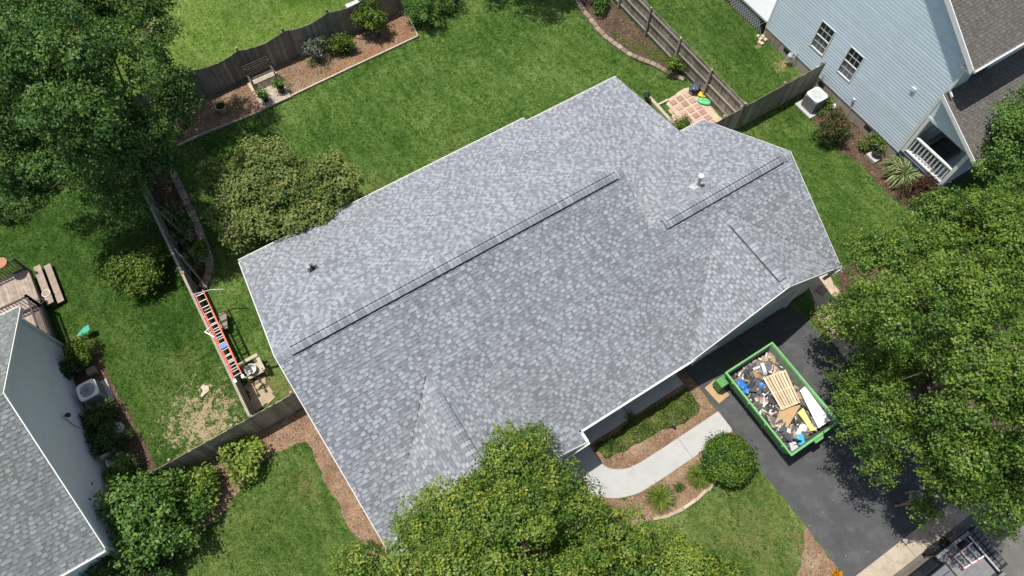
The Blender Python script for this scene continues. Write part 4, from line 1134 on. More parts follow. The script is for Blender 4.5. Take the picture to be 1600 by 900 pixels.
for (a, b) in (((-4.5,22.6,1.55), (-3.95,21.2,0.1)), ((-4.5,20.2,1.5), (-4.2,18.6,0.15))):
    m = MB(); m.bar(a, b, .07, .05); m.build('brace', M['fence'], lf)
m = MB(); m.bar((-4.64,11.6,1.53), (-4.64,28.9,1.53), .1, .03); m.build('top_cap', M['rail'], lf)

# ------------------------------------------------------------------ stone and timber edgings, pavers
def stone_mesh(l, w, h, seed):
    rg = random.Random(seed); m = MB(); j = lambda: rg.uniform(-.012, .012)
    lo = [(-l/2+j(),-w/2+j(),0),(l/2+j(),-w/2+j(),0),(l/2+j(),w/2+j(),0),(-l/2+j(),w/2+j(),0)]
    md = [(p[0],p[1],h*.8+j()) for p in lo]
    hi = [(p[0]*.86,p[1]*.82,h+j()) for p in lo]
    m.add(lo+md+hi, [(3,2,1,0)] + [(k*4+i,k*4+(i+1)%4,k*4+4+(i+1)%4,k*4+4+i) for k in (0,1) for i in range(4)] + [(8,9,10,11)], rg.random())
    return m
def edging(pts, label, l, w, h, mat, seed=1, name='stone_edging', piece='stone', gap=.015):
    rg = random.Random(seed)
    meshes = [meshof(stone_mesh(l-gap, w, h, seed*10+k), piece, mat) for k in range(5)]
    P = [Vector((*p, 0)) for p in smooth_poly(pts, 2)]
    f = thing(name, P[len(P)//2].to_tuple(), label, 'edging')
    dist = 0.0; nxt = l/2
    for i in range(len(P)-1):
        seg = (P[i+1]-P[i]).length; d = (P[i+1]-P[i]).normalized()
        while nxt <= dist + seg:
            p = P[i] + d*(nxt-dist)
            inst(piece, rg.choice(meshes), p, f, rot=(rg.uniform(-.05,.05), rg.uniform(-.05,.05), math.atan2(d.y, d.x)+rg.uniform(-.08,.08)), scale=(1, 1, rg.uniform(.8,1.15)))
            nxt += l
        dist += seg
    return f
edging(right_stones, 'curved row of tan edging blocks bordering the bed under the rail fence', .34, .26, .16, M['stone'], 3)
edging(left_stones, 'curved edging of flat tan stones round the bed by the left fence', .36, .34, .14, M['stone'], 4)
edging([(9.6,0.3),(9.2,0.14),(8.65,0.1),(7.98,0.06),(7.49,0.1),(7.04,0.2),(6.3,0.45)], 'pale low concrete edging curving round the front bed below the boxwood', .62, .13, .1, M['flagstone'], 5, gap=.008)
edging([(9.35,28.6),(9.1,28.25),(8.75,28.1),(8.35,28.2),(8.1,28.5)], 'small half ring of grey stones at the foot of the yellow green shrub', .28, .16, .1, M['stone'], 6)
te = thing('timber_edging', (4.5, 26.75, 0), 'long pale timber border between the back lawn and flower bed', 'edging')
bp = [(-2.6,26.72),(-1.5,26.76),(1.45,26.58),(1.8,26.6)], [(3.45,26.66),(6.53,26.75),(8.8,26.79),(10.85,26.84),(11.1,28.4)]
for seg in bp:
    for i in range(len(seg)-1):
        m = MB(); m.bar((*seg[i],.05), (*seg[i+1],.05), .08, .12, tone=random.random()); m.build('timber', M['palewood'], te)
# red pavers on the patio
rg = random.Random(5)
pv = thing('paver_grid', (20.3, 15.0, 0), 'grid of square red pavers set in peach gravel by the rail fence', 'pavers')
pmesh = [meshof(stone_mesh(.31, .31, .045, k), 'paver', M['redpaver']) for k in range(4)]
for i in range(4):
    for j in range(8):
        x, y = 20.55 - i*.42 - (0.0 if i < 2 else .03), 16.05 - j*.42
        if i == 3 and j < 1: continue
        inst('paver', rg.choice(pmesh), (x+rg.uniform(-.02,.02), y+rg.uniform(-.02,.02), .008), pv, rot=(0,0,rg.uniform(-.04,.04)))
sp = thing('stepping_stones', (18.8, 3.5, 0), 'red square stepping stones in the gravel strip beside the driveway', 'pavers')
for k, (x, y) in enumerate(((19.05,5.3),(18.7,4.2),(18.3,3.2),(18.1,2.2),(18.05,1.2),(18.0,0.2))):
    inst('paver', rg.choice(pmesh), (x, y, .012), sp, rot=(0,0,rg.uniform(-.3,.3)), scale=(1.25,1.25,1))
fs_ = thing('flagstone_patch', (-3.75, 12.6, 0), 'cluster of loose tan flagstones inside the corner of the left fences', 'pavers')
fm = [meshof(stone_mesh(.42, .36, .06, 40+k), 'flagstone', M['flagstone']) for k in range(4)]
for (px, py, z) in ((397,607,.01),(404,600,.06),(408,596,.01),(398,617,.01),(409,615,.01),(418,613,.01),(401,627,.01),(412,626,.01),(421,622,.01),(403,634,.01),(390,604,.01)):
    p = at(px, py, 0); inst('flagstone', rg.choice(fm), (p.x, p.y, z), fs_, rot=(0,0,rg.uniform(-.4,.4)), scale=(.95,.95,1))
pt_ = thing('patio_timber', (18.9,16,0), 'pale timber border at the lawn end of the patio beside the roof', 'timber')
for (a, b, w, h) in (((18.75,17.0,.1),(18.75,14.9,.1),.16,.2), ((18.85,16.3,.06),(19.5,16.3,.06),.1,.12), ((19.3,16.1,.05),(19.3,15.2,.05),.1,.1)):
    m = MB(); m.bar(a, b, w, h); m.build('timber', M['palewood'], pt_)

# ------------------------------------------------------------------ back garden objects
bpf = thing('wood_platform', (2.63, 27.55, 0), 'low pale plank platform under the garden bench in the back bed', 'platform')
m = MB(); m.box(1.85, 3.41, 26.58, 28.5, 0.0, 0.11); m.build('platform_frame', M['palewood'], bpf)
for k in range(11):
    x = 1.84 + k*.1436
    m = MB(); m.box(x, x+.136, 26.55, 28.52, 0.113, 0.15, random.random()); m.build('plank', M['palewood'], bpf)
gb = thing('garden_bench', (2.6, 28.3, 0.15), 'dark weathered slatted bench against the back fence', 'bench')
for k in range(5):
    y = 27.86 + k*.095; m = MB(); m.box(1.95, 3.3, y, y+.075, .55, .58, random.random()); m.build('seat_slat', M['palewood'] if k < 3 else M['darkwood'], gb)
for k in range(6):
    z = .66 + k*.1; y = 28.36 + k*.035; m = MB(); m.box(1.95, 3.3, y, y+.025, z, z+.08, random.random()); m.build('back_slat', M['darkwood'], gb)
for x in (1.98, 3.22):
    for (y0, y1, h) in ((27.86, 27.93, .55), (28.33, 28.40, 1.2)):
        m = MB(); m.box(x, x+.06, y0, y1, .15, h); m.build('leg', M['darkwood'], gb)
    m = MB(); m.box(x-.01, x+.07, 27.84, 28.4, .78, .82); m.build('armrest', M['darkwood'], gb)
    m = MB(); m.box(x, x+.06, 27.86, 27.93, .58, .78); m.build('arm_support', M['darkwood'], gb)
p = at(416,157,.15); pot((p.x,p.y,.15), .19, .34, M['black'], 'black pot with red flowers near the platform front left', (.26,.3,500,.09,M['leaf_mid']))
p = at(441,143,.15); pot((p.x,p.y,.15), .19, .34, M['black'], 'black pot with green plant at the right of the platform', (.26,.3,500,.09,M['leaf_mid']))
p = at(349,174,0); pot((p.x,p.y,0), .25, .38, M['tanpot'], 'tan pot standing in shaded mulch left of the bench', (.16,.12,120,.08,M['leaf_dark']))
strap_plant(487,101,.35,.25,60,.02,'dry wispy grass tuft in the back bed by the lilac shrub', M['strap_var'], 'ornamental_grass')
shrub(494,78,.62,.95,'lilac flowered bush in the back bed beside the fence', M['leaf_lilac'], 2600, .085, 26, tipp=.42)
shrub(509,69,.45,.95,'small grey green bush between the lilac bush and the round green bush', M['leaf_lilac'], 1300, .08, 16, tipp=.03)
shrub(535,69,.62,.85,'round bright green bush in the back flower bed', M['leaf_bright'], 2600, .10, 26, tipp=.1)
shrub(578,27,.95,1.7,'yellow green tall shrub at the scalloped fence with stones at its foot', M['leaf_bright'], 3800, .11, 36, tipp=.25)
shrub(661,14,1.15,1.5,'dense dark hedge bush at the top end of the back bed', M['leaf_mid'], 6500, .09, 50, tipp=.05)
shrub(690,-8,1.1,1.5,'dark hedge bush at the top frame edge beside the dense one', M['leaf_mid'], 4500, .09, 40, tipp=.05)
wb = thing('cooler_box', (8.6, 29.9, 0), 'white box just behind the scalloped fence at the top of the picture', 'box')
m = MB(); m.box(8.3, 8.95, 29.4, 29.85, 0, 1.0); m.build('box_body', M['white'], wb, bevel=.03)
m = MB(); m.box(8.26, 8.99, 29.36, 29.89, 1.01, 1.08); m.build('lid', M['doorgrey'], wb, bevel=.02)
# patio bags, lantern
def bag(px, py, z, l, w, h, ang, mat, label, group='filled bags on the patio', rough=.07):
    c = at(px, py, z); m = MB(); n = 12; rg = random.Random(int(px*3+py))
    rows = []
    for k, (f, q) in enumerate(((0,.82),(.35,1),(.7,.95),(1,.6))):
        for i in range(n):
            a = 2*math.pi*i/n; ca, sa = math.cos(a), math.sin(a)
            e = (abs(ca)**4 + abs(sa)**4)**-.25
            X, Y = ca*e*l/2*q*rg.uniform(1-rough,1+rough), sa*e*w/2*q*rg.uniform(1-rough,1+rough)
            rows.append((c.x + X*math.cos(ang) - Y*math.sin(ang), c.y + X*math.sin(ang) + Y*math.cos(ang), z + h*f + rg.uniform(-.3,.3)*rough))
    fs = [(k*n+i, k*n+(i+1)%n, (k+1)*n+(i+1)%n, (k+1)*n+i) for k in range(3) for i in range(n)] + [tuple(range(n-1,-1,-1)), tuple(range(3*n,4*n))]
    m.add(rows, fs); o = solo(m, 'soil_bag', mat, (c.x, c.y, z), label, 'bag', group, smooth=True)
    s = o.modifiers.new('sub', 'SUBSURF'); s.levels = s.render_levels = 1
    return o
bag(1084,142,.01,.75,.45,.17,.3,M['bag_black'],'black plastic bag at the bottom of the pile on the patio')
bag(1086,139,.17,.72,.45,.17,-.1,M['bag_black'],'black bag with pale blue print in the middle of the patio pile')
bag(1087,136,.33,.7,.44,.17,.5,M['bag_black'],'topmost black and blue bag of the patio pile')
bag(1098,149,.02,.62,.40,.16,-.7,M['bag_yellow'],'yellow bag between the black pile and the green bag')
bag(1100,160,.01,.72,.42,.16,-.9,M['bag_green'],'green and white bag on gravel nearest the fence post')
q = at(1008,160,0)
lp = thing('lantern', (q.x, q.y, 0), 'black garden lantern post at the lawn corner of the patio', 'lantern')
m = MB(); m.tube((q.x,q.y,0),(q.x,q.y,.3),.035); m.build('post', M['black'], lp)
m = MB(); m.lathe((q.x,q.y,.3), [(.05,0),(.13,.04),(.16,.25)], 6); m.build('lamp_glass', M['glass'], lp)
m = MB(); m.lathe((q.x,q.y,.56), [(.2,0),(.18,.03),(.03,.14)], 6); m.build('lamp_cap', M['black'], lp)
shrub(1063,193,.48,.8,'yellow green shrub at the patio edge by the notch of the roof', M['leaf_bright'], 1700, .09, 18, tipp=.25)
shrub(1058,106,.55,1.0,'pale climbing vine growing on the rail fence post', M['leaf_bright'], 1100, .1, 16, tipp=.05)
shrub(935,2,.7,.8,'green shrub at the top of the curved stone bed', M['leaf_mid'], 2200, .1, 20)
# weeds
def weeds(name, pts, label, mat, n, size, r, h=.08):
    rng = np.random.default_rng(len(pts)*13+n)
    C = np.array([tuple(at(p[0], p[1], .03)) for p in pts])
    P = C[rng.integers(0, len(C), n)] + rng.normal(size=(n,3))*np.array([r, r, 0])
    P[:,2] = rng.uniform(.01, h, n)
    N = rng.normal(size=(n,3))*.5 + np.array([0,0,.9])
    me = leaf_mesh(name, P, N, size, rng.uniform(.2,.95,n), np.zeros(n), mat, .5, rng)
    o = bpy.data.objects.new(name, me); COL.objects.link(o); BASE[o.name] = Vector((0,0,0))
    return tag(o, label, 'weeds', None, 'stuff')
weeds('weeds', [(975,68),(990,78),(1000,72),(1018,85),(1028,92),(1040,95),(960,55),(1012,80),(1048,100)], 'low green weeds scattered in the curved stone bed', M['leaf_bright'], 2600, .05, .22)
weeds('weeds', [(370,160),(378,168),(445,136),(452,133),(500,112),(512,106),(605,62),(617,52),(590,55)], 'sparse small weeds in the back flower bed mulch', M['leaf_bright'], 500, .06, .12)

# ------------------------------------------------------------------ ladder, bench stuff by the left fence
la = thing('extension_ladder', (-4.2, 15.6, 0), 'orange fibreglass extension ladder lying along the left fence', 'ladder')
zl = 1.66
A0, A1 = at(304,459,zl), at(367,594,zl-.05); B0, B1 = at(317,453,zl), at(379,587,zl-.05)
for (a, b) in ((A0, A1), (B0, B1)):
    m = MB(); m.bar(a, b, .035, .085); m.build('rail', M['orange'], la)
    d = (b-a).normalized(); e = (B0-A0).normalized()*(.04 if a is A0 else -.04)
    m = MB(); m.bar(a + d*1.1 + e - Vector((0,0,.06)), b - d*.35 + e - Vector((0,0,.06)), .03, .075); m.build('fly_rail', M['orange'], la)
    m = MB(); m.obox(b + d*.05, d, (0,0,1), d.cross(Vector((0,0,1))), .07, .06, .045); m.build('foot', M['aluminium'], la)
for k in range(14):
    f = (k+.5)/14
    m = MB(); m.tube(A0.lerp(A1, f), B0.lerp(B1, f), .021, n=8); m.build('rung', M['aluminium'], la)
for k in range(11):
    f = .28 + .66*(k+.5)/11
    q = Vector((0,0,.07)); m = MB(); m.tube(A0.lerp(A1, f)-q, B0.lerp(B1, f)-q, .021, n=8); m.build('rung', M['aluminium'], la)
m = MB(); e = at(348,452,zl+.05); m.path([A0 - (B0-A0)*.25, B0 + (e-B0)*.4, e, e + Vector((.06,-.03,-.03))], [.022,.022,.02,.016]); m.build('stabiliser_arm', M['aluminium'], la)
m = MB(); q = A0.lerp(A1, .40); m.path([q, q + Vector((-.25,-.1,.03)), A0.lerp(A1,.52)], [.018]*3); m.build('stabiliser_brace', M['aluminium'], la)
m = MB(); q = (A0.lerp(A1,.64)+B0.lerp(B1,.64))/2; m.obox(q+Vector((0,0,.02)), B0-A0, A1-A0, (0,0,1), .15, .1, .012); m.build('warning_label', M['bluetarp'], la)
for f in (.2, .8):
    q = A0.lerp(A1, f); m = MB(); m.bar((-4.55, q.y, zl-.14), (B0.lerp(B1,f).x+.05, q.y, zl-.14), .05, .07); m.build('ladder_bracket', M['fence'], lf)
tb = thing('potting_stand', (-3.6, 13.75, 0), 'small wooden stand holding a pale blue tub near the ladder foot', 'stand')
p = at(388,562,.75)
m = MB(); m.box(p.x-.45, p.x+.4, p.y-.06, p.y+.08, .7, .78); m.build('top_board', M['palewood'], tb)
m = MB(); m.box(p.x+.28, p.x+.42, p.y-.7, p.y+.08, .62, .69); m.build('side_board', M['palewood'], tb)
for (dx, dy) in ((-.4,0),(.33,0),(.33,-.62),(-.4,-.62)):
    m = MB(); m.box(p.x+dx-.03, p.x+dx+.03, p.y+dy-.03, p.y+dy+.03, 0, .69); m.build('leg', M['palewood'], tb)
m = MB(); m.lathe((p.x-.1, p.y-.38, .45), [(.16,0),(.22,.2),(.24,.2),(.24,.22),(.2,.22),(.16,.06)], 16); solo(m, 'tub', M['acbody'], (p.x-.1,p.y-.38,.45), 'round grey blue tub on the wooden stand near the ladder', 'tub')
m = MB(); m.box(p.x-.4, p.x+.3, p.y-.66, p.y-.08, .40, .445); m.build('shelf', M['palewood'], tb)
m = MB(); m.bar(at(427,563,.5), at(414,572,.3), .1, .03); m.build('tool_board', M['darkwood'], tb)
m = MB(); m.obox(at(349,502,.4), (.3,1,0), (1,-.3,0), (0,0,1), .38, .16, .03); m.obox(at(349,502,.2), (.3,1,0), (1,-.3,0), (0,0,1), .34, .12, .17); solo(m, 'crate', M['fence'], at(349,502,0), 'weathered wood crate on grass under the ladder shadow', 'crate')
strap_plant(305,415,.75,.6,110,.05,'variegated cream striped plant nearest the ladder in the left bed', M['strap_var'], seed=2)
strap_plant(288,376,.6,.6,80,.045,'variegated plant in the middle of the shaded left bed', M['strap_var'], seed=3)
strap_plant(274,339,.7,.6,60,.045,'spiky strap plant at the dark upper end of the left bed', M['strap_var'], seed=4)
shrub(311,393,.5,.5,'yellow green leafy plant between the striped plants in the left bed', M['leaf_bright'], 900, .08, 12, stems=False)
shrub(296,396,.45,.45,'leafy green plant filling the left bed beside the fence brace', M['leaf_bright'], 1000, .1, 12, stems=False)
shrub(283,352,.5,.5,'dark leafy plant at the shaded middle of the left bed', M['leaf_mid'], 1000, .1, 12, stems=False)
# left yard
m = MB(); q = at(320,610,0)
pts = [(318,601),(327,603),(328,611),(322,616),(316,622),(314,618),(318,611),(314,606)]
m.prism(wobble(pix(pts), .03, .12, 4), .01, .07); solo(m, 'plywood_scrap', M['palewood'], (q.x,q.y,0), 'pale broken scrap lying on grass by the bare patch', 'scrap', bevel=.01)
shrub(215,425,1.15,1.5,'round light green shrub alone on the left lawn', M['leaf_bright'], 8000, .12, 40, tipp=.15, shell=.6, up=1.1)
qa, qb, qc = at(111,536,.12), at(121,525,.32), at(139,511,.55)
gp = thing('garden_paddle', at(111,536,0), 'teal blade on a grey pole leaning out beside the yellow green shrub', 'paddle')
m = MB(); m.tube(qa, qb, .05, n=9); m.build('pole', M['fencegrey'], gp)
dv = (qc-qb).normalized(); sv_ = dv.cross(Vector((0,0,1))).normalized()
m = MB(); m.slab3([qb-sv_*.05, qb+sv_*.05, qb.lerp(qc,.6)+sv_*.16, qc+sv_*.13, qc-sv_*.13, qb.lerp(qc,.6)-sv_*.16], (0,0,-.03)); m.build('paddle_blade', M['teal'], gp)
m = MB(); m.tube((qa.x,qa.y,0), qa, .04); m.build('support', M['fencegrey'], gp)
q = at(77,462,.24); pot((q.x,q.y,.24), .17, .22, M['whitepot'], 'white round planter on the lower deck step')
q = at(67,474,.46); pot((q.x,q.y,.46), .15, .2, M['black'], 'dark small pot on the upper deck step by the railing', (.12,.1,60,.06,M['leaf_olive']))
q = at(2,412,1.62); pl = thing('rail_planter', (q.x, q.y, 1.63), 'terracotta oval planter hanging on the black deck railing', 'planter')
m = MB(); m.lathe((q.x,q.y,1.45), [(.16,0),(.24,.2),(.27,.2),(.27,.24),(.22,.24)], 16); m.build('planter_body', M['terracotta'], pl)
m = MB(); m.lathe((q.x,q.y,1.6), [(.2,0),(.2,.03)], 12); m.build('soil', M['soil'], pl)
shrub(127,549,.62,1.0,'yellow green shrub by the teal topped post', M['leaf_bright'], 1900, .1, 20, tipp=.3)
shrub(116,568,.5,.7,'dark shrub with small white flowers above the left air conditioner', M['leaf_white'], 1900, .09, 20, tipp=.12)
shrub(100,582,.45,.9,'dark green bush between white wall and left air conditioner', M['leaf_dark'], 2000, .09, 20)
shrub(150,652,.75,.9,'dark rounded bush just below the left air conditioner', M['leaf_dark'], 3600, .08, 34, tipp=.08)
shrub(165,688,.95,1.1,'brownish green mounded bush in the middle of the white wall', M['leaf_dark'], 4200, .075, 40)
shrub(170,640,.35,.7,'bright yellow leaved sprig at the edge of the dark bushes', M['leaf_bright'], 260, .12, 6, tipp=.4)
shrub(190,738,.7,.9,'dark green bush at the wall near the fence corner', M['leaf_mid'], 2400, .09, 24, tipp=.15)
rk = MB(); q = at(181,671,.2); rk.lathe((q.x,q.y,0), [(.28,0),(.33,.14),(.24,.3),(.08,.37)], 9); solo(rk, 'garden_stone', M['acbody'], (q.x,q.y,0), 'smooth grey garden stone among the dark bushes', 'stone', smooth=True)
rk = MB(); q = at(145,580,.1); rk.box(q.x-.2,q.x+.18,q.y-.16,q.y+.16,0,.28); solo(rk, 'stone_block', M['stone'], (q.x,q.y,0), 'squared stone block above the left air conditioner', 'stone', bevel=.04)
q = at(180,722,.3); ch = thing('garden_chair', (q.x,q.y,0), 'white metal garden chair half hidden by bushes near the fence', 'chair')
for dx in (-.25,.25):
    for dy in (-.22,.22):
        m = MB(); m.tube((q.x+dx,q.y+dy,0),(q.x+dx,q.y+dy,.45 if dy < 0 else .9),.018); m.build('leg', M['white'], ch)
m = MB(); m.box(q.x-.27,q.x+.27,q.y-.24,q.y+.24,.44,.47); m.build('seat', M['white'], ch)
m = MB(); m.box(q.x-.27,q.x+.27,q.y+.2,q.y+.23,.6,.9); m.build('backrest', M['white'], ch)

# ------------------------------------------------------------------ front garden
bx = at(1139,717,.85)
t_ = thing('boxwood', (bx.x, bx.y, 0), 'large clipped round boxwood beside the driveway and walk', 'shrub')
el_ = [((bx.x,bx.y,.74), (.87,.87,.72))]
limbs('stem', t_, (bx.x,bx.y,0), el_, .05, seed=3)
foliage('foliage', t_, el_, 15000, .075, M['leaf_box'], 300, .16, tipp=.14, fill=.02, shell=.93, up=.3)
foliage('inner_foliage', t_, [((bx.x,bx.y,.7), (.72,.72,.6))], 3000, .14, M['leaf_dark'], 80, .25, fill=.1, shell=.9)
strap_plant(1091,745,.5,.35,380,.018,'daylily clump against the boxwood in the front bed', M['strap_green'], seed=5)
strap_plant(1031,779,.55,.35,420,.018,'daylily clump at the left of the lower front bed', M['strap_green'], seed=6)
strap_plant(1061,762,.22,.16,50,.04,'small blue green rosette plant between the two daylily clumps', M['leaf_dark'], seed=7)
pl_ = at(1049,668,0); pth = thing('path_light', (pl_.x,pl_.y,0), 'slim black path light in the mulch above the walk', 'path light')
m = MB(); m.tube((pl_.x,pl_.y,0),(pl_.x,pl_.y,.5),.018); m.build('stake', M['black'], pth)
m = MB(); m.lathe((pl_.x,pl_.y,.47), [(.03,0),(.07,.02),(.06,.05),(.02,.08)], 12); m.build('lamp_head', M['acdark'], pth)
# low ground cover hedge
def ground_cover():
    rng = np.random.default_rng(77)
    poly = wobble([(6.25,3.85),(6.35,3.2),(7.2,3.05),(8.0,3.0),(9.0,2.95),(9.6,2.75),(10.5,2.7),(10.9,2.9),(10.95,3.85)], .06, .3, 5)
    n = 17000; P = np.stack([rng.uniform(6.1,11.1,n), rng.uniform(2.6,3.95,n), np.zeros(n)], 1)
    k = inpoly(P[:,0], P[:,1], poly); P = P[k]; n = len(P)
    hh = .10 + .05*np.sin(P[:,0]*3.1+P[:,1]*2.0)*np.sin(P[:,1]*4.0) + .06*np.sin(P[:,0]*9)
    P[:,2] = np.clip(hh*rng.uniform(.2,1.2,n), .02, .45)
    N = rng.normal(size=(n,3))*.55 + np.array([0,0,.8])
    tone = .45 + .25*np.sin(P[:,0]*5+1)*np.sin(P[:,1]*6) + rng.normal(size=n)*.2
    tip = (rng.random(n) < .12 + .25*(np.sin(P[:,0]*2.3)*np.sin(P[:,1]*5+P[:,0]) > .45)).astype(float)
    return leaf_mesh('ground_cover', P, N, .085, tone, tip, M['juniper'], .42, rng)
def inpoly(x, y, poly):
    r = np.zeros(len(x), bool); n = len(poly)
    for i in range(n):
        (x0, y0), (x1, y1) = poly[i], poly[(i+1) % n]
        if y0 == y1: continue
        c = ((y0 > y) != (y1 > y)) & (x < (x1-x0)*(y-y0)/(y1-y0) + x0)
        r ^= c
    return r
gc = bpy.data.objects.new('ground_cover', ground_cover()); COL.objects.link(gc)
tag(gc, 'low green ground cover planted along the front porch slab', 'ground cover', None, 'stuff')
for k, (px, py) in enumerate(((952,692),(985,650))):
    c = at(px, py, .2); t_ = thing('dark_shrub', (c.x, c.y, 0), ['small dark shrub at the left end of the ground cover by the gutter', 'small dark shrub in the middle of the ground cover edge'][k], 'shrub')
    foliage('foliage', t_, [((c.x,c.y,.18),(.22,.18,.18))], 260, .06, M['leaf_dark'], 10, .14)
# left front shrubs
shrub(378,712,.95,.9,'pinkish loose azalea right of the others along the left fence', M['leaf_azalea'], 2200, .14, 22, tipp=.2, shell=.5, up=1.3)
shrub(305,768,1.05,1.1,'bright green azalea beside the big dark bush at the fence', M['leaf_azalea'], 3000, .15, 26, tipp=.03, shell=.5, up=1.3)
tree('large_bush', at(225,805,0), [ell(235,800,1.5,1.25), ell(200,790,1.6,1.0), ell(270,815,1.2,1.0), ell(225,845,1.3,1.1), ell(265,770,1.2,.8)], .07, 'big dark green bush at the lower left by the white house corner', 'bush', 11000, .15, M['leaf_mid'], 90, .38, tipp=.1)
shrub(195,885,1.1,1.4,'mixed dark shrub at the bottom left under the white house gutter', M['leaf_dark'], 3800, .11, 34, tipp=.15)
shrub(160,905,1.0,1.3,'greyish shrub at the bottom edge below the white house gutter', M['leaf_olive'], 2600, .1, 26)
shrub(240,895,.8,.9,'small dark shrub at the bottom edge beneath the large bush', M['leaf_dark'], 2200, .1, 22)
for k, (px, py) in enumerate(((578,852),(590,858))):
    strap_plant(px, py, .2, .3, 26, .05, ['pale lilac flower at the front left roof corner', 'second pale lilac flower beside the front tree and roof corner'][k], M['leaf_lilac'], 'flower', 'flower', seed=k)
strap_plant(1306,897,.2,.2,60,.05,'orange flower clump in mulch at the foot of the driveway', M['orangeflower'], 'flower_clump', 'flowers')
# blue house foundation planting
shrub(1307,203,.98,1.15,'rose bush with pink blooms beside the blue house', M['leaf_rose'], 4600, .085, 44, tipp=.07)
shrub(1291,158,.42,.5,'bright small plant next to the white air conditioner', M['leaf_bright'], 900, .1, 12)
shrub(1282,172,.25,.3,'tiny green plant in front of the white air conditioner pad', M['leaf_bright'], 300, .08, 6)
m = MB(); q = at(1302,166,.15); m.lathe((q.x,q.y,0), [(.06,0),(.15,.08),(.16,.16),(.1,.27),(.02,.31)], 14); solo(m, 'garden_globe', M['white'], (q.x,q.y,0), 'white round garden globe by the small plant at the blue house', 'ornament', smooth=True)
shrub(1364,226,.55,.6,'blue flowered hydrangea at the blue house foundation', M['leaf_hydra'], 1500, .1, 16, tipp=.14)
strap_plant(1408,277,1.0,.75,420,.055,'big fountain of yellow green strap leaves below the porch', M['strap_var'], seed=9)
shrub(1447,302,1.05,1.0,'round dark maroon shrub below the porch railing', M['leaf_maroon'], 5500, .07, 50, shell=.75)
bw = at(1369,241,.25); bwo = thing('planter_box', (bw.x,bw.y,0), 'white framed planter with a black tub by the hydrangea', 'planter')
m = MB(); m.box(bw.x-.3,bw.x+.3,bw.y-.3,bw.y+.3,0,.16); m.build('frame', M['concrete'], bwo, bevel=.02)
m = MB(); m.lathe((bw.x,bw.y,.16), [(.2,0),(.24,.3),(.2,.3),(.18,.1)], 16); m.build('tub', M['black'], bwo)
for k, (px, py, r) in enumerate(((1192,58,.12),(1188,62,.1),(1196,63,.11),(1184,57,.08),(1186,67,.09),(1190,69,.1))):
    q = at(px, py, 0); m = stone_mesh(r*2, r*1.8, r*1.1, 70+k); m.v = [(v[0]+q.x, v[1]+q.y, v[2]) for v in m.v]
    solo(m, 'rubble_stone', M['gravel'], (q.x,q.y,0), ['largest','lowest left','rightmost','leftmost','lower','lowest'][k]+' peach rubble stone at the back corner of the blue house', 'stone', 'rubble at the blue house corner', bevel=.02)

# ------------------------------------------------------------------ dumpster and its load
X0, X1, Y0, Y1, ZD = 12.06, 14.46, -0.56, 3.28, 1.45
du = thing('dumpster', ((X0+X1)/2, (Y0+Y1)/2, 0), 'open bright green roll off dumpster full of roofing debris on the driveway', 'dumpster')
XB0, XB1, YB0, YB1 = X0+.32, X1-.32, Y0+.2, Y1-.1
m = MB(); m.box(XB0, XB1, YB0, YB1, .16, .22); m.build('floor', M['steelin'], du)
ct_ = [(X0,Y0),(X1,Y0),(X1,Y1),(X0,Y1)]; cb_ = [(XB0,YB0),(XB1,YB0),(XB1,YB1),(XB0,YB1)]
for k in range(4):
    a, b, c, d = ct_[k], ct_[(k+1) % 4], cb_[(k+1) % 4], cb_[k]
    inw = Vector((0,.05,0)) if k == 0 else Vector((-.05,0,0)) if k == 1 else Vector((0,-.05,0)) if k == 2 else Vector((.05,0,0))
    q = [Vector((*d,.2)), Vector((*c,.2)), Vector((*b,ZD-.08)), Vector((*a,ZD-.08))]
    m = MB(); m.slab3(q, inw); wl_ = m.build('side_wall', M['green'], du)
    u_ = (q[1]-q[0]).normalized()*.08
    m = MB(); m.slab3([q[0]+inw*1.04+u_, q[1]+inw*1.04-u_, q[2]+inw*1.04-u_, q[3]+inw*1.04+u_], inw*.1); m.build('inner_skin', M['steelin'], wl_)
for (a, b, c, d) in ((X0-.035,X0+.04,Y0-.035,Y1+.035), (X1-.04,X1+.035,Y0-.035,Y1+.035), (X0+.04,X1-.04,Y0-.035,Y0+.04), (X0+.04,X1-.04,Y1-.04,Y1+.035)):
    m = MB(); m.box(a, b, c, d, ZD-.1, ZD); m.build('rim', M['green'], du, bevel=.015)
for y in np.linspace(Y0+.45, Y1-.45, 4):
    for (a, b) in ((X0, XB0), (X1, XB1)):
        sg = -1 if a < 13 else 1
        m = MB(); m.bar((b+sg*.025,y,.22), (a+sg*.025,y,ZD-.1), .08, .05, up=(sg,0,.2)); m.build('rib', M['green'], du)
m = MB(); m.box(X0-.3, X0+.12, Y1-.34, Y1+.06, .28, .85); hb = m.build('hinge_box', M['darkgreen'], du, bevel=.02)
for k in range(4):
    m = MB(); m.box(X0-.29, X0-.02, Y1-.30+k*.09, Y1-.27+k*.09, .852, .87); m.build('hinge_plate', M['green'], hb)
m = MB(); m.slab3([(13.2,Y0-.05,1.3),(13.65,Y0-.05,1.3),(13.62,Y0-.16,1.25),(13.23,Y0-.16,1.25)], (0,0,-.05)); m.box(13.2,13.65,Y0-.08,Y0-.042,1.2,1.34); m.build('door_latch', M['green'], du)
for (x, y) in ((XB0+.2,YB0+.2),(XB1-.2,YB0+.2),(XB0+.2,YB1-.2),(XB1-.2,YB1-.2)):
    m = MB(); m.tube((x-.08,y,.09),(x+.08,y,.09),.09,n=14); m.build('roller', M['black'], du)
m = MB(); m.obox((11.85,3.02,.03), (1,.1,0), (-.1,1,0), (0,0,1), .3, .42, .012); solo(m, 'plywood_board', M['cardboard'], (11.85,3.02,0.02), 'tan plywood board on the asphalt under the dumpster corner', 'board')

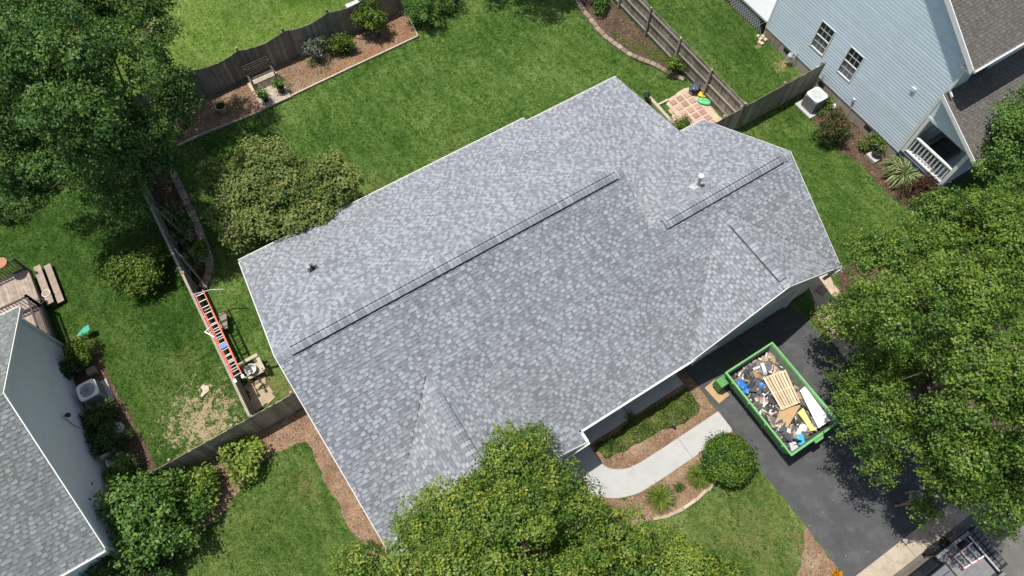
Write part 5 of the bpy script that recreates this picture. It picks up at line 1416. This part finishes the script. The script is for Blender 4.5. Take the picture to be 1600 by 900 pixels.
def heap(x, y):
    f = math.sin(x*3.1+1)*math.sin(y*2.3)*.10 + math.sin(x*7+y*5)*.05 + math.sin(y*9-x*4)*.035
    e = min(x-X0, X1-x, y-Y0, Y1-y)
    return .98 + f*min(1, e*2.5) - .14*max(0, 1-e/.5)
hp = MB(); nx, ny = 26, 40; vs = []
for j in range(ny+1):
    for i in range(nx+1):
        x = X0+.16 + (X1-X0-.32)*i/nx; y = Y0+.13 + (Y1-Y0-.23)*j/ny; vs.append((x, y, heap(x, y)-.06))
hp.add(vs, [(j*(nx+1)+i, j*(nx+1)+i+1, (j+1)*(nx+1)+i+1, (j+1)*(nx+1)+i) for j in range(ny) for i in range(nx)], .1)
rg = random.Random(21)
def bent(mb, c, ang, l, w, tilt, roll, curl, tone, th=.008):
    R = Euler((roll, tilt, ang)).to_matrix(); up = []; n = 4
    for i in range(n+1):
        f = i/n - .5
        z = curl*(f*f*4 - .4)*l*.25
        for q in (-.5, .5): up.append(Vector(c) + R @ Vector((f*l, q*w*rg.uniform(.85,1.05), z)))
    k = len(up); lo = [p - R @ Vector((0,0,th)) for p in up]
    fs = [(2*i, 2*i+2, 2*i+3, 2*i+1) for i in range(n)] + [(k+2*i, k+2*i+1, k+2*i+3, k+2*i+2) for i in range(n)]
    fs += [(2*i, k+2*i, k+2*i+2, 2*i+2) for i in range(n)] + [(2*i+1, 2*i+3, k+2*i+3, k+2*i+1) for i in range(n)]
    fs += [(0,1,k+1,k), (2*n,k+2*n,k+2*n+1,2*n+1)]
    mb.add(up+lo, fs, tone)
for k in range(430):
    x, y = rg.uniform(X0+.2, X1-.2), rg.uniform(Y0+.2, Y1-.2)
    q = rg.random()
    if q < .52: l, w, tone, z = rg.uniform(.4,.9), rg.uniform(.15,.34), rg.uniform(0,.64), rg.uniform(0,.12)
    elif q < .74: l, w, tone, z = rg.uniform(.2,.6), rg.uniform(.12,.34), rg.uniform(.66,.84), rg.uniform(.03,.13)
    elif q < .985: l, w, tone, z = rg.uniform(.12,.5), rg.uniform(.04,.16), rg.uniform(.855,.935), rg.uniform(.07,.15)
    else: l, w, tone, z = rg.uniform(.08,.25), rg.uniform(.05,.14), rg.uniform(.945,.965), rg.uniform(.05,.12)
    mg = .2 + l*.42
    x, y = min(max(x, X0+mg), X1-mg), min(max(y, Y0+mg), Y1-mg+.05)
    if 12.75 < x < 14.0 and .25 < y < 2.4: z *= .3
    bent(hp, (x, y, heap(x, y)+z-.03), rg.uniform(0,6.28) if rg.random() < .5 else rg.gauss(.5,.4), l, w, rg.gauss(0,.22), rg.gauss(0,.22), rg.uniform(-.8,1.2), tone)
o = solo(hp, 'roofing_debris', M['debris'], ((X0+X1)/2,(Y0+Y1)/2,.3), 'jumbled heap of torn dark shingles and scraps filling the dumpster', 'debris'); o['kind'] = 'stuff'
def quad_frame(pts, z):
    P = [at(p[0], p[1], z) for p in pts]; return P
# pallet
P = quad_frame([(1191,590),(1228,577),(1251,629),(1221,641)], 1.3)
pa_ = thing('pallet', ((P[0]+P[2])/2 - Vector((0,0,.1))).to_tuple(), 'pale wood pallet lying on top of the dumpster load', 'pallet')
for k in range(8):
    f0, f1 = (k+.13)/8, (k+.87)/8
    a, b, c, d = P[0].lerp(P[1], f0), P[0].lerp(P[1], f1), P[3].lerp(P[2], f1), P[3].lerp(P[2], f0)
    dz = Vector((0,0,rg.uniform(-.008,.008)))
    m = MB(); m.slab3([d+dz, c+dz, b+dz, a+dz], (0,0,-.022), rg.random()); m.build('slat', M['newwood'], pa_)
for f in (.04, .5, .96):
    m = MB(); m.bar(P[0].lerp(P[3], f)-Vector((0,0,.07)), P[1].lerp(P[2], f)-Vector((0,0,.07)), .05, .09); m.build('stringer', M['newwood'], pa_)
# cardboard box
P = quad_frame([(1211,660),(1231,667),(1252,632),(1219,640)], 1.18)
cb = thing('cardboard_box', ((P[0]+P[2])/2 - Vector((0,0,.15))).to_tuple(), 'flattened brown cardboard box below the pallet in the dumpster', 'box')
m = MB(); m.slab3([P[3],P[0],P[1],P[2]], (0,0,-.14)); m.build('box_body', M['cardboard'], cb)
q = P[0].lerp(P[1], .5).lerp(P[3].lerp(P[2],.5), .25) + Vector((0,0,.004))
m = MB()
for k in range(3):
    a = k*2.09+.3; u_ = Vector((math.cos(a), math.sin(a), 0)); m.bar(q + u_*.06, q + u_*.01 + Vector((-u_.y, u_.x, 0))*.07, .022, .004)
m.build('printed_mark', M['teal'], cb)
m = MB(); m.slab3([P[0]+Vector((0,0,.002)), P[0]+Vector((-.08,-.12,-.1)), P[1]+Vector((-.04,-.13,-.1)), P[1]+Vector((0,0,.002))], (0,0,-.008)); m.build('flap', M['cardboard'], cb)
P = quad_frame([(1250,610),(1258,603),(1298,657),(1279,669)], 1.3)
m = MB(); m.slab3([P[3],P[2],P[1],P[0]], (0,0,-.05)); solo(m, 'foam_board', M['panel'], P[0].lerp(P[2],.5), 'scuffed white panel leaning in the dumpster beside the pallet', 'panel', bevel=.012)
P = quad_frame([(1246,645),(1255,637),(1262,652),(1275,672),(1266,674),(1258,660)], 1.2)
m = MB(); m.slab3([p + Vector((0,0,.03*(k % 2))) for k, p in enumerate(P[::-1])], (0,0,-.015)); solo(m, 'yellow_sheet', M['yellowsheet'], P[0], 'pale yellow sheet crumpled beside the white panel in the dumpster', 'sheet')
def lump(px, py, z, l, w, h, ang, mat, name, label, cat, seed):
    o = bag(px, py, z, l, w, h*.7, ang, mat, label, None, rough=.28); o.name = name; o['category'] = cat
    if 'group' in o: del o['group']
    return o
lump(1158,602,1.05,.34,.5,.16,.2,M['bluetarp'],'plastic_sheet','crumpled bright blue plastic at the left rim of the dumpster','plastic sheet',1)
lump(1166,611,1.05,.28,.3,.13,.6,M['bluetarp'],'plastic_sheet','lower blue plastic lump beside the dumpster left rim','plastic sheet',2)
lump(1189,602,1.06,.22,.28,.1,.3,M['bluetarp'],'plastic_sheet','small blue plastic piece just left of the pallet','plastic sheet',3)
lump(1254,669,1.08,.30,.3,.14,.9,M['whitecloth'],'white_bag','small white bag near the bottom end of the dumpster load','bag',4)
c = at(1251,687,1.1); m = MB(); m.obox(c, (.5,1,.1), (1,-.5,0), (0,0,1), .2, .13, .05); solo(m, 'carton', M['cyan'], c, 'cyan carton at the bottom end of the dumpster', 'carton', bevel=.01)
c = at(1240,698,1.1); m = MB(); m.obox(c, (.4,1,.1), (1,-.4,0), (0,0,1), .17, .15, .06); solo(m, 'carton', M['acbody'], c, 'grey blue carton in the bottom corner of the dumpster', 'carton', bevel=.01)

# ------------------------------------------------------------------ pickup truck on the street
ty0, ty1 = -7.78, -5.98
tr = thing('pickup_truck', (13.2, -6.88, 0), 'black pickup truck with open bed and lowered tailgate parked on the street', 'truck')
def hull(prof, y0, y1, tum, zt):
    """side profile (x, z) swept across, upper points pulled in"""
    m = MB(); n = len(prof)
    L = [(x, y0 + (tum if z > zt else 0), z) for x, z in prof]; R_ = [(x, y1 - (tum if z > zt else 0), z) for x, z in prof]
    m.add(L + R_, [tuple(range(n)), tuple(range(2*n-1, n-1, -1))] + [(i, n+i, n+(i+1) % n, (i+1) % n) for i in range(n)]); return m
m = hull([(10.3,.45),(14.05,.45),(14.05,1.12),(11.75,1.12),(10.45,1.02),(10.28,.8)], ty0, ty1, 0, 9); m.build('body', M['carpaint'], tr, bevel=.06)
m = hull([(11.55,1.1),(14.03,1.1),(13.93,1.74),(13.8,1.80),(12.25,1.80),(12.1,1.76)], ty0+.05, ty1-.05, .16, 1.5); m.build('cab', M['carpaint'], tr, bevel=.05)
m = MB(); m.box(12.3, 13.86, ty0+.26, ty1-.26, 1.79, 1.83); m.build('roof_panel', M['tonneau'], tr, bevel=.02)
for y in (-7.3, -6.88, -6.46):
    m = MB(); m.box(12.35, 13.8, y-.012, y+.012, 1.83, 1.842); m.build('roof_rib', M['carpaint'], tr)
m = MB(); m.slab3([(14.055,ty0+.3,1.16),(13.985,ty0+.32,1.66),(13.985,ty1-.32,1.66),(14.055,ty1-.3,1.16)], (.006,0,.001)); m.build('rear_window', M['glass'], tr)
for (y, s) in ((ty1-.045, 1), (ty0+.045, -1)):
    m = MB(); m.slab3([(11.9,y,1.16),(13.9,y,1.16),(13.75,y-s*.14,1.66),(12.2,y-s*.14,1.66)], (0,s*.012,0)); m.build('side_window', M['glass'], tr)
    m = MB(); m.obox((12.0,y+s*.16,1.2), (1,0,0), (0,1,0), (0,0,1), .07, .13, .09); m.build('mirror', M['carpaint'], tr, bevel=.03)
m = MB(); m.box(14.06, 15.72, ty0+.02, ty1-.02, .62, .80); bd = m.build('bed_floor', M['bedliner'], tr)
for k in range(11):
    y = ty0+.22 + k*.136
    m = MB(); m.box(14.1, 15.7, y, y+.07, .80, .822); m.build('bed_rib', M['bedliner'], bd)
for (a, b) in ((ty0, ty0+.17), (ty1-.17, ty1)):
    m = MB(); m.box(14.06, 15.74, a, b, .5, 1.2); bs = m.build('bed_side', M['carpaint'], tr, bevel=.03)
    m = MB(); m.box(14.08, 15.72, a+.03, b-.03, 1.2, 1.225); m.build('rail_cap', M['bedliner'], bs)
m = MB(); m.box(14.06, 14.12, ty0+.17, ty1-.17, .8, 1.2); m.build('bulkhead', M['carpaint'], tr)
m = MB(); m.box(15.74, 16.32, ty0+.1, ty1-.1, .74, .80); tg = m.build('tailgate', M['vent'], tr, bevel=.02)
for k in range(2):
    x = 15.82 + k*.26
    for j in range(9):
        y = ty0+.2 + j*.158
        m = MB(); m.box(x, x+.2, y, y+.12, .80, .815); m.build('tread_plate', M['acdark'], tg)
m = MB(); m.tube((15.68,ty0+.2,1.1),(15.68,ty1-.2,1.1),.03); m.build('bed_bar', M['lead'], tr)
m = MB(); m.box(15.70, 15.86, ty0+.05, ty1-.05, .48, .6); m.build('bumper', M['black'], tr, bevel=.03)
for x in (11.1, 14.75):
    for (y, s) in ((ty1-.06, 1), (ty0+.06, -1)):
        m = MB(); m.tube((x,y-s*.14,.39),(x,y+s*.14,.39),.39,n=26); w_ = m.build('wheel', M['tyre'], tr, bevel=.03)
        m = MB(); m.tube((x,y+s*.141,.39),(x,y+s*.155,.39),.24,n=20); m.build('rim', M['acdark'], w_)
        m = MB(); n = 14; vs = []
        for i in range(n+1):
            a = math.pi*i/n
            for r_ in (.42, .52): vs += [(x+math.cos(a)*r_, y+s*.04, .39+math.sin(a)*r_), (x+math.cos(a)*r_, y+s*.17, .39+math.sin(a)*r_)]
        m.add(vs, [(4*i+2, 4*i+3, 4*i+7, 4*i+6) for i in range(n)] + [(4*i+1, 4*i+5, 4*i+7, 4*i+3) for i in range(n)]); m.build('wheel_arch', M['vent'], tr)
for y in (ty0+.1, ty1-.1):
    m = MB(); m.box(15.735, 15.76, y-.05, y+.05, .85, 1.12); m.build('tail_light', M['redplastic'], tr)
bl = thing('step_ladder', (14.9, -6.8, .85), 'white aluminium step ladder with red joints lying in the truck bed', 'ladder')
zt = .98
r1a, r1b, r2a, r2b = at(1488,873,zt), at(1520,847,zt), at(1504,889,zt), at(1538,868,zt)
for (a, b) in ((r1a, r1b), (r2a, r2b)):
    m = MB(); m.bar(a, b, .05, .08); m.build('rail', M['white'], bl)
    for f in (.02, .35, .66, .98):
        m = MB(); m.obox(a.lerp(b, f), b-a, (0,0,1), (b-a).cross(Vector((0,0,1))), .03, .05, .034); m.build('joint', M['redplastic'], bl)
for f in (.1, .42, .74):
    m = MB(); m.bar(r1a.lerp(r1b, f), r2a.lerp(r2b, f), .055, .05); m.build('rung', M['aluminium'], bl)
tbx = thing('tool_bag', (15.35, -6.2, .82), 'black tool bag in the corner of the truck bed', 'bag')
m = MB(); m.box(15.2, 15.55, -6.4, -6.2, .83, 1.05); m.build('bag_body', M['vent'], tbx, bevel=.04)
m = MB(); m.path([(15.25,-6.3,1.05),(15.3,-6.3,1.13),(15.45,-6.3,1.13),(15.5,-6.3,1.05)], [.012]*4); m.build('handle', M['black'], tbx)

# ------------------------------------------------------------------ person walking on the driveway apron
pe_at = Vector((15.1, -4.25, .012))
pe = thing('person', pe_at, 'person in teal top and white cap walking in the tree shade by the driveway', 'person')
FA = math.radians(150)          # facing
def pw_(f, s, z): return Vector((math.cos(FA)*f - math.sin(FA)*s, math.sin(FA)*f + math.cos(FA)*s, z))
def skin(name, chain, mat, root=0, sub=2):
    """chain: dict idx -> (pos, radius), edges"""
    pts, edges = chain
    me = bpy.data.meshes.new(name); me.from_pydata([p for p, r in pts], edges, []); me.materials.append(mat)
    o = bpy.data.objects.new(name, me); link(o, pe)
    sm = o.modifiers.new('skin', 'SKIN'); sm.use_smooth_shade = True
    if not me.skin_vertices: 
        try: me.attributes.new('x', 'FLOAT', 'POINT')
        except Exception: pass
    return o, pts, sub
def skin_ops(o, pts, sub, root):
    me = o.data
    sv = me.skin_vertices[0].data if len(me.skin_vertices) else None
    if sv is None:
        bpy.context.view_layer.objects.active = o
        o.select_set(True)
        try: bpy.ops.mesh.customdata_skin_add()
        except Exception: pass
        o.select_set(False)
        sv = me.skin_vertices[0].data if len(me.skin_vertices) else None
    if sv is not None:
        for i, (p, r) in enumerate(pts):
            sv[i].radius = (r, r) if isinstance(r, (int, float)) else r; sv[i].use_root = (i == root)
    s = o.modifiers.new('sub', 'SUBSURF'); s.levels = s.render_levels = sub
P_ = [(pw_(0,0,.92), (.145,.12)), (pw_(.02,0,1.12), (.13,.10)), (pw_(.03,0,1.32), (.165,.11)), (pw_(.03,0,1.43), (.075,.07)), (pw_(.05,0,1.50), (.055,.055)),
      (pw_(.06,0,1.58), (.085,.095)), (pw_(.07,0,1.67), (.075,.085)),
      (pw_(.03,.19,1.37), .055), (pw_(-.06,.25,1.12), .045), (pw_(.08,.27,.92), .035), (pw_(.12,.27,.86), .03),
      (pw_(.03,-.19,1.37), .055), (pw_(.02,-.26,1.12), .045), (pw_(.2,-.24,.98), .035), (pw_(.25,-.23,.94), .03),
      (pw_(.02,.09,.86), .085), (pw_(.2,.1,.48), .06), (pw_(.22,.1,.10), .042), (pw_(.24,.1,.05), .04), (pw_(.38,.11,.035), .035),
      (pw_(0,-.09,.86), .085), (pw_(-.08,-.1,.48), .06), (pw_(-.34,-.1,.14), .042), (pw_(-.36,-.1,.08), .04), (pw_(-.24,-.1,.035), .035)]
E_ = [(0,1),(1,2),(2,3),(3,4),(4,5),(5,6),(2,7),(7,8),(8,9),(9,10),(2,11),(11,12),(12,13),(13,14),(0,15),(15,16),(16,17),(17,18),(18,19),(0,20),(20,21),(21,22),(22,23),(23,24)]
def grow(name, ids, edges, scale, mat, extra=()):
    pts = [(P_[i][0], tuple(q*scale for q in (P_[i][1] if isinstance(P_[i][1], tuple) else (P_[i][1],)*2))) for i in ids] + list(extra)
    mp = {k: j for j, k in enumerate(ids)}
    es = [(mp[a], mp[b]) for a, b in edges if a in mp and b in mp]
    o, pts, sub = skin(name, (pts, es), mat); skin_ops(o, pts, sub, 0); return o
grow('body', list(range(25)), E_, 1.0, M['skin'])
grow('shirt', [1,2,0,7,8,11,12], E_, 1.14, M['tealcloth'])
grow('shorts', [0,15,16,20,21], [(0,15),(15,16),(0,20),(20,21)], 1.16, M['khaki'])
for ids in ([17,18,19], [22,23,24]):
    grow('shoe', ids[1:], E_, 1.35, M['tanleather'])
hd = pe_at + pw_(.06,0,1.60)
m = MB(); m.lathe(hd, [(.105,0),(.108,.05),(.085,.11),(.03,.14)], 14); m.slab3([hd + pw_(.08,.08,.01), hd + pw_(.08,-.08,.01), hd + pw_(.2,-.06,-.01), hd + pw_(.2,.06,-.01)], (0,0,-.012)); m.build('cap', M['whitecloth'], pe)
m = MB()
for s in (-1, 1):
    m.lathe(hd + pw_(.085, s*.032, -.06), [(.002,-.008),(.011,0),(.002,.008)], 8)
m.build('eyes', M['black'], pe)
m = MB(); m.slab3([hd + pw_(.09,.012,-.085), hd + pw_(.12,0,-.09), hd + pw_(.09,-.012,-.085)], (0,0,-.02)); m.build('nose', M['skin'], pe)
for s in (-1, 1):
    b = pe_at + (pw_(.12,.27,.86) if s > 0 else pw_(.25,-.23,.94))
    m = MB()
    for k in range(4):
        a = b + pw_(.03, (k-1.5)*.018, -.03); q = a + pw_(.025, 0, -.04); m.path([a - pw_(.02,0,-.02), a, q, q + pw_(-.012,0,-.025)], [.009,.009,.008,.006], 6)
    a = b + pw_(.01, -s*.03, -.01); m.path([a, a + pw_(.03, -s*.012, -.03), a + pw_(.045, -s*.008, -.055)], [.010,.009,.007], 6)
    m.build('fingers', M['skin'], pe)

# ------------------------------------------------------------------ trees
tree('front_tree', at(850,915,0), [ell(825,775,5.2,1.5,1.9), ell(825,708,4.4,.8,1.1), ell(742,820,5.0,1.45,1.7), ell(650,872,4.5,1.2,1.4), ell(590,905,4.0,.9,1.0), ell(893,828,5.0,1.4,1.7), ell(968,882,4.8,1.3,1.5), ell(1060,905,4.4,1.15,1.2), ell(1122,925,4.0,.9,1.0), ell(820,905,6.4,2.2,2.3), ell(720,935,5.6,1.9,2), ell(930,950,5.6,1.9,2)],
     .2, 'large yellow tipped green tree overhanging the front of the grey roof', 'tree', 175000, .090, M['leaf_front'], 225, .66, tipp=.24, up=1.1, fill=.08, flat=.85, shell=.75)
tree('driveway_tree', (18.4,-.9,0), [ell(1485,560,7.2,2.83,2.6), ell(1405,440,4.8,1.85,1.9), ell(1352,570,3.4,1.35,1.5), ell(1375,665,3.9,1.4,1.6), ell(1555,430,6.6,2.43,2.3), ell(1560,690,6.6,2.33,2.2), ell(1455,715,5.2,1.18,1.6), ell(1562,745,4.2,0.8,1.1), ell(1475,360,5.2,1.33,1.6), ell(1620,560,6.2,2.63,2.2), ell(1308,573,2.6,.62,.7), ell(1308,508,2.8,.55,.7), ell(1450,808,2.8,0.34,.4), ell(1342,478,3.5,.95,1.1), ell(1575,350,5.4,1.33,1.5)],
     .24, 'dense dark green tree beside the driveway covering the right side', 'tree', 200000, .096, M['leaf_right'], 185, .78, tipp=.15, up=.95, fill=.06, flat=.85, shell=.78)
tree('porch_tree', at(1560,330,0), [ell(1575,215,4.2,1.1,1.5), ell(1600,180,4.6,1.3,1.5), ell(1590,265,4.0,1.3,1.4), ell(1615,240,4.8,1.4,1.5)],
     .14, 'light green tree in front of the blue house porch roof', 'tree', 17000, .12, M['leaf_mid'], 90, .42, tipp=.15)
tree('shade_tree', at(185,290,0), [ell(140,140,8.2,3.0,2.8), ell(50,60,7.4,2.6,2.4), ell(230,70,6.6,1.6,1.9), ell(245,190,6.2,1.7,2.0), ell(150,265,5.6,2.2,2.0), ell(40,215,6.2,2.5,2.2), ell(180,20,7.0,2.2,2.2), ell(280,150,5.2,.8,1.2), ell(230,270,4.6,1.3,1.4), ell(80,290,4.6,1.4,1.4), ell(-40,140,7,2.6,2.4), ell(100,-30,7.2,2.4,2.4)],
     .3, 'big dark shade tree filling the upper left corner', 'tree', 140000, .118, M['leaf_back'], 220, .78, tipp=.08, up=.65, fill=.2, shell=.55)
tree('olive_tree', at(452,325,0), [ell(395,305,2.9,1.35,1.2), ell(475,285,3.1,1.5,1.3), ell(435,338,2.6,1.3,1.1), ell(535,290,2.6,.95,.9), ell(355,285,2.8,.9,.9), ell(420,262,3.2,1.1,1.0), ell(508,328,2.5,.95,.8), ell(370,350,2.2,.9,.8)],
     .11, 'small olive tree with reddish tips behind the left end of the roof', 'tree', 44000, .125, M['leaf_olive'], 85, .55, tipp=.1, fill=.1, shell=.7, up=1.5)
q = at(866,-14,0)
tree('back_tree', (q.x-1.3, q.y+1.3, 0), [((q.x-1.3,q.y+1.3,6.0),(2.6,2.3,2.0)), ((q.x+.6,q.y+2.0,5.6),(2.0,1.8,1.7)), ((q.x-3.0,q.y+2.2,5.4),(1.7,1.7,1.5))],
     .2, 'tree beyond the top edge shading the back lawn', 'tree', 22000, .14, M['leaf_back'], 130, .5)
shrub(6,298,1.2,1.6,'dark shrub at the left edge under the shade tree', M['leaf_dark'], 3000, .12, 30)
shrub(16,330,.8,.8,'low dark shrub at the left edge above the deck', M['leaf_dark'], 1500, .11, 18)

# ------------------------------------------------------------------ bark chips on the beds, bits on the drive
M['chip'] = leaf_mat('bark_chip', [(0.05,0.030,0.018), (0.15,0.095,0.06), (0.32,0.225,0.15), (0.52,0.42,0.32)], trans=0.0, rough=0.9, spec=0.05)
def chips():
    rng = np.random.default_rng(9); PP = []; TT = []
    for (poly, off) in MULCH:
        xs = [p[0] for p in poly]; ys = [p[1] for p in poly]
        area = (max(xs)-min(xs))*(max(ys)-min(ys)); n = int(area*190)
        X, Y = rng.uniform(min(xs), max(xs), n), rng.uniform(min(ys), max(ys), n)
        k = inpoly(X, Y, poly); px, py = to_px(np.stack([X, Y, 0*X], 1)); k &= (px > -40) & (px < 1640) & (py > -40) & (py < 940)
        X, Y = X[k], Y[k]; PP.append(np.stack([X, Y, rng.uniform(.008, .028, len(X))], 1)); TT.append(rng.normal(.38+off*.5, .2, len(X)))
    P = np.concatenate(PP); T = np.concatenate(TT); n = len(P)
    N = rng.normal(size=(n,3))*.3 + np.array([0,0,1.0])
    me = leaf_mesh('bark_chips', P, N, .075, T, np.zeros(n), M['chip'], .4, rng)
    o = bpy.data.objects.new('bark_chips', me); COL.objects.link(o)
    tag(o, 'brown bark chips spread over the planting beds', 'bark chips', None, 'stuff')
    n = 170; X, Y = rng.uniform(11.4, 17, n), rng.uniform(-5.2, 4, n)
    P = np.stack([X, Y, 0*X+.018], 1); N = rng.normal(size=(n,3))*.2 + np.array([0,0,1.0])
    me = leaf_mesh('driveway_litter', P, N, .045, rng.uniform(.3, 1, n), np.zeros(n), M['chip'], .6, rng)
    o = bpy.data.objects.new('driveway_litter', me); COL.objects.link(o)
    tag(o, 'pale leaf bits scattered on the dark driveway', 'litter', None, 'stuff')
chips()

# ------------------------------------------------------------------ grass blades over the lawns
def grass():
    rng = np.random.default_rng(5); n = 560000
    X = rng.uniform(-18, 34, n); Y = rng.uniform(-5.2, 38, n)
    px, py = to_px(np.stack([X, Y, np.zeros(n)], 1))
    k = (px > -60) & (px < 1660) & (py > -50) & (py < 940)
    for p in NOGRASS: k &= ~inpoly(X, Y, p)
    # thin out on the bare patches
    for (x, y, r) in ((-6.6,13.1,1.5), (-2.6,12.3,1.0), (-3.6,13.0,.8), (26.0,15.0,.5)):
        k &= ~((np.hypot(X-x, Y-y) < r) & (rng.random(n) < .55))
    X, Y = X[k], Y[k]; n = len(X)
    hsh = lambda x, y, k: np.modf(np.abs(np.sin(np.floor(x)*12.9898 + np.floor(y)*78.233 + k)*43758.5453))[0]
    wx, wy = X + .05*np.sin(Y*9), Y + .05*np.sin(X*11)
    cell = .6*hsh(wx/.11, wy/.11, 1.0) + .4*hsh((wx+wy*.4)/.27, (wy-wx*.4)/.27, 3.0)
    a = hsh(wx/.16, wy/.16, 5.0)*6.283 + rng.normal(size=n)*.7; L = rng.uniform(.05, .12, n); W = rng.uniform(.008, .017, n); h = rng.uniform(.02, .07, n)
    v = np.zeros((n,3,3)); ca, sa = np.cos(a), np.sin(a)
    v[:,0] = np.stack([X - sa*W, Y + ca*W, np.zeros(n)+.002], 1); v[:,1] = np.stack([X + sa*W, Y - ca*W, np.zeros(n)+.002], 1)
    v[:,2] = np.stack([X + ca*L, Y + sa*L, h], 1)
    me = bpy.data.meshes.new('grass')
    me.vertices.add(3*n); me.loops.add(3*n); me.polygons.add(n)
    me.vertices.foreach_set('co', v.reshape(-1).astype(np.float32)); me.loops.foreach_set('vertex_index', np.arange(3*n, dtype=np.int32))
    me.polygons.foreach_set('loop_start', np.arange(0, 3*n, 3, dtype=np.int32)); me.materials.append(M['blade'])
    big = .5 + .5*np.sin(X*.7+Y*.4)*np.sin(Y*.9-X*.3)
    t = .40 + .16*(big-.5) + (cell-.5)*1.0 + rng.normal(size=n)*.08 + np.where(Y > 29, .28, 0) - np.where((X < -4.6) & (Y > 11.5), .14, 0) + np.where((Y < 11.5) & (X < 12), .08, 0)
    at_ = me.attributes.new('tone', 'FLOAT', 'FACE'); at_.data.foreach_set('value', np.clip(t, 0, 1).astype(np.float32))
    me.update(calc_edges=True)
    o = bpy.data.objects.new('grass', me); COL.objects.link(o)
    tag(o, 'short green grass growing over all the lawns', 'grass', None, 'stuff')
grass()
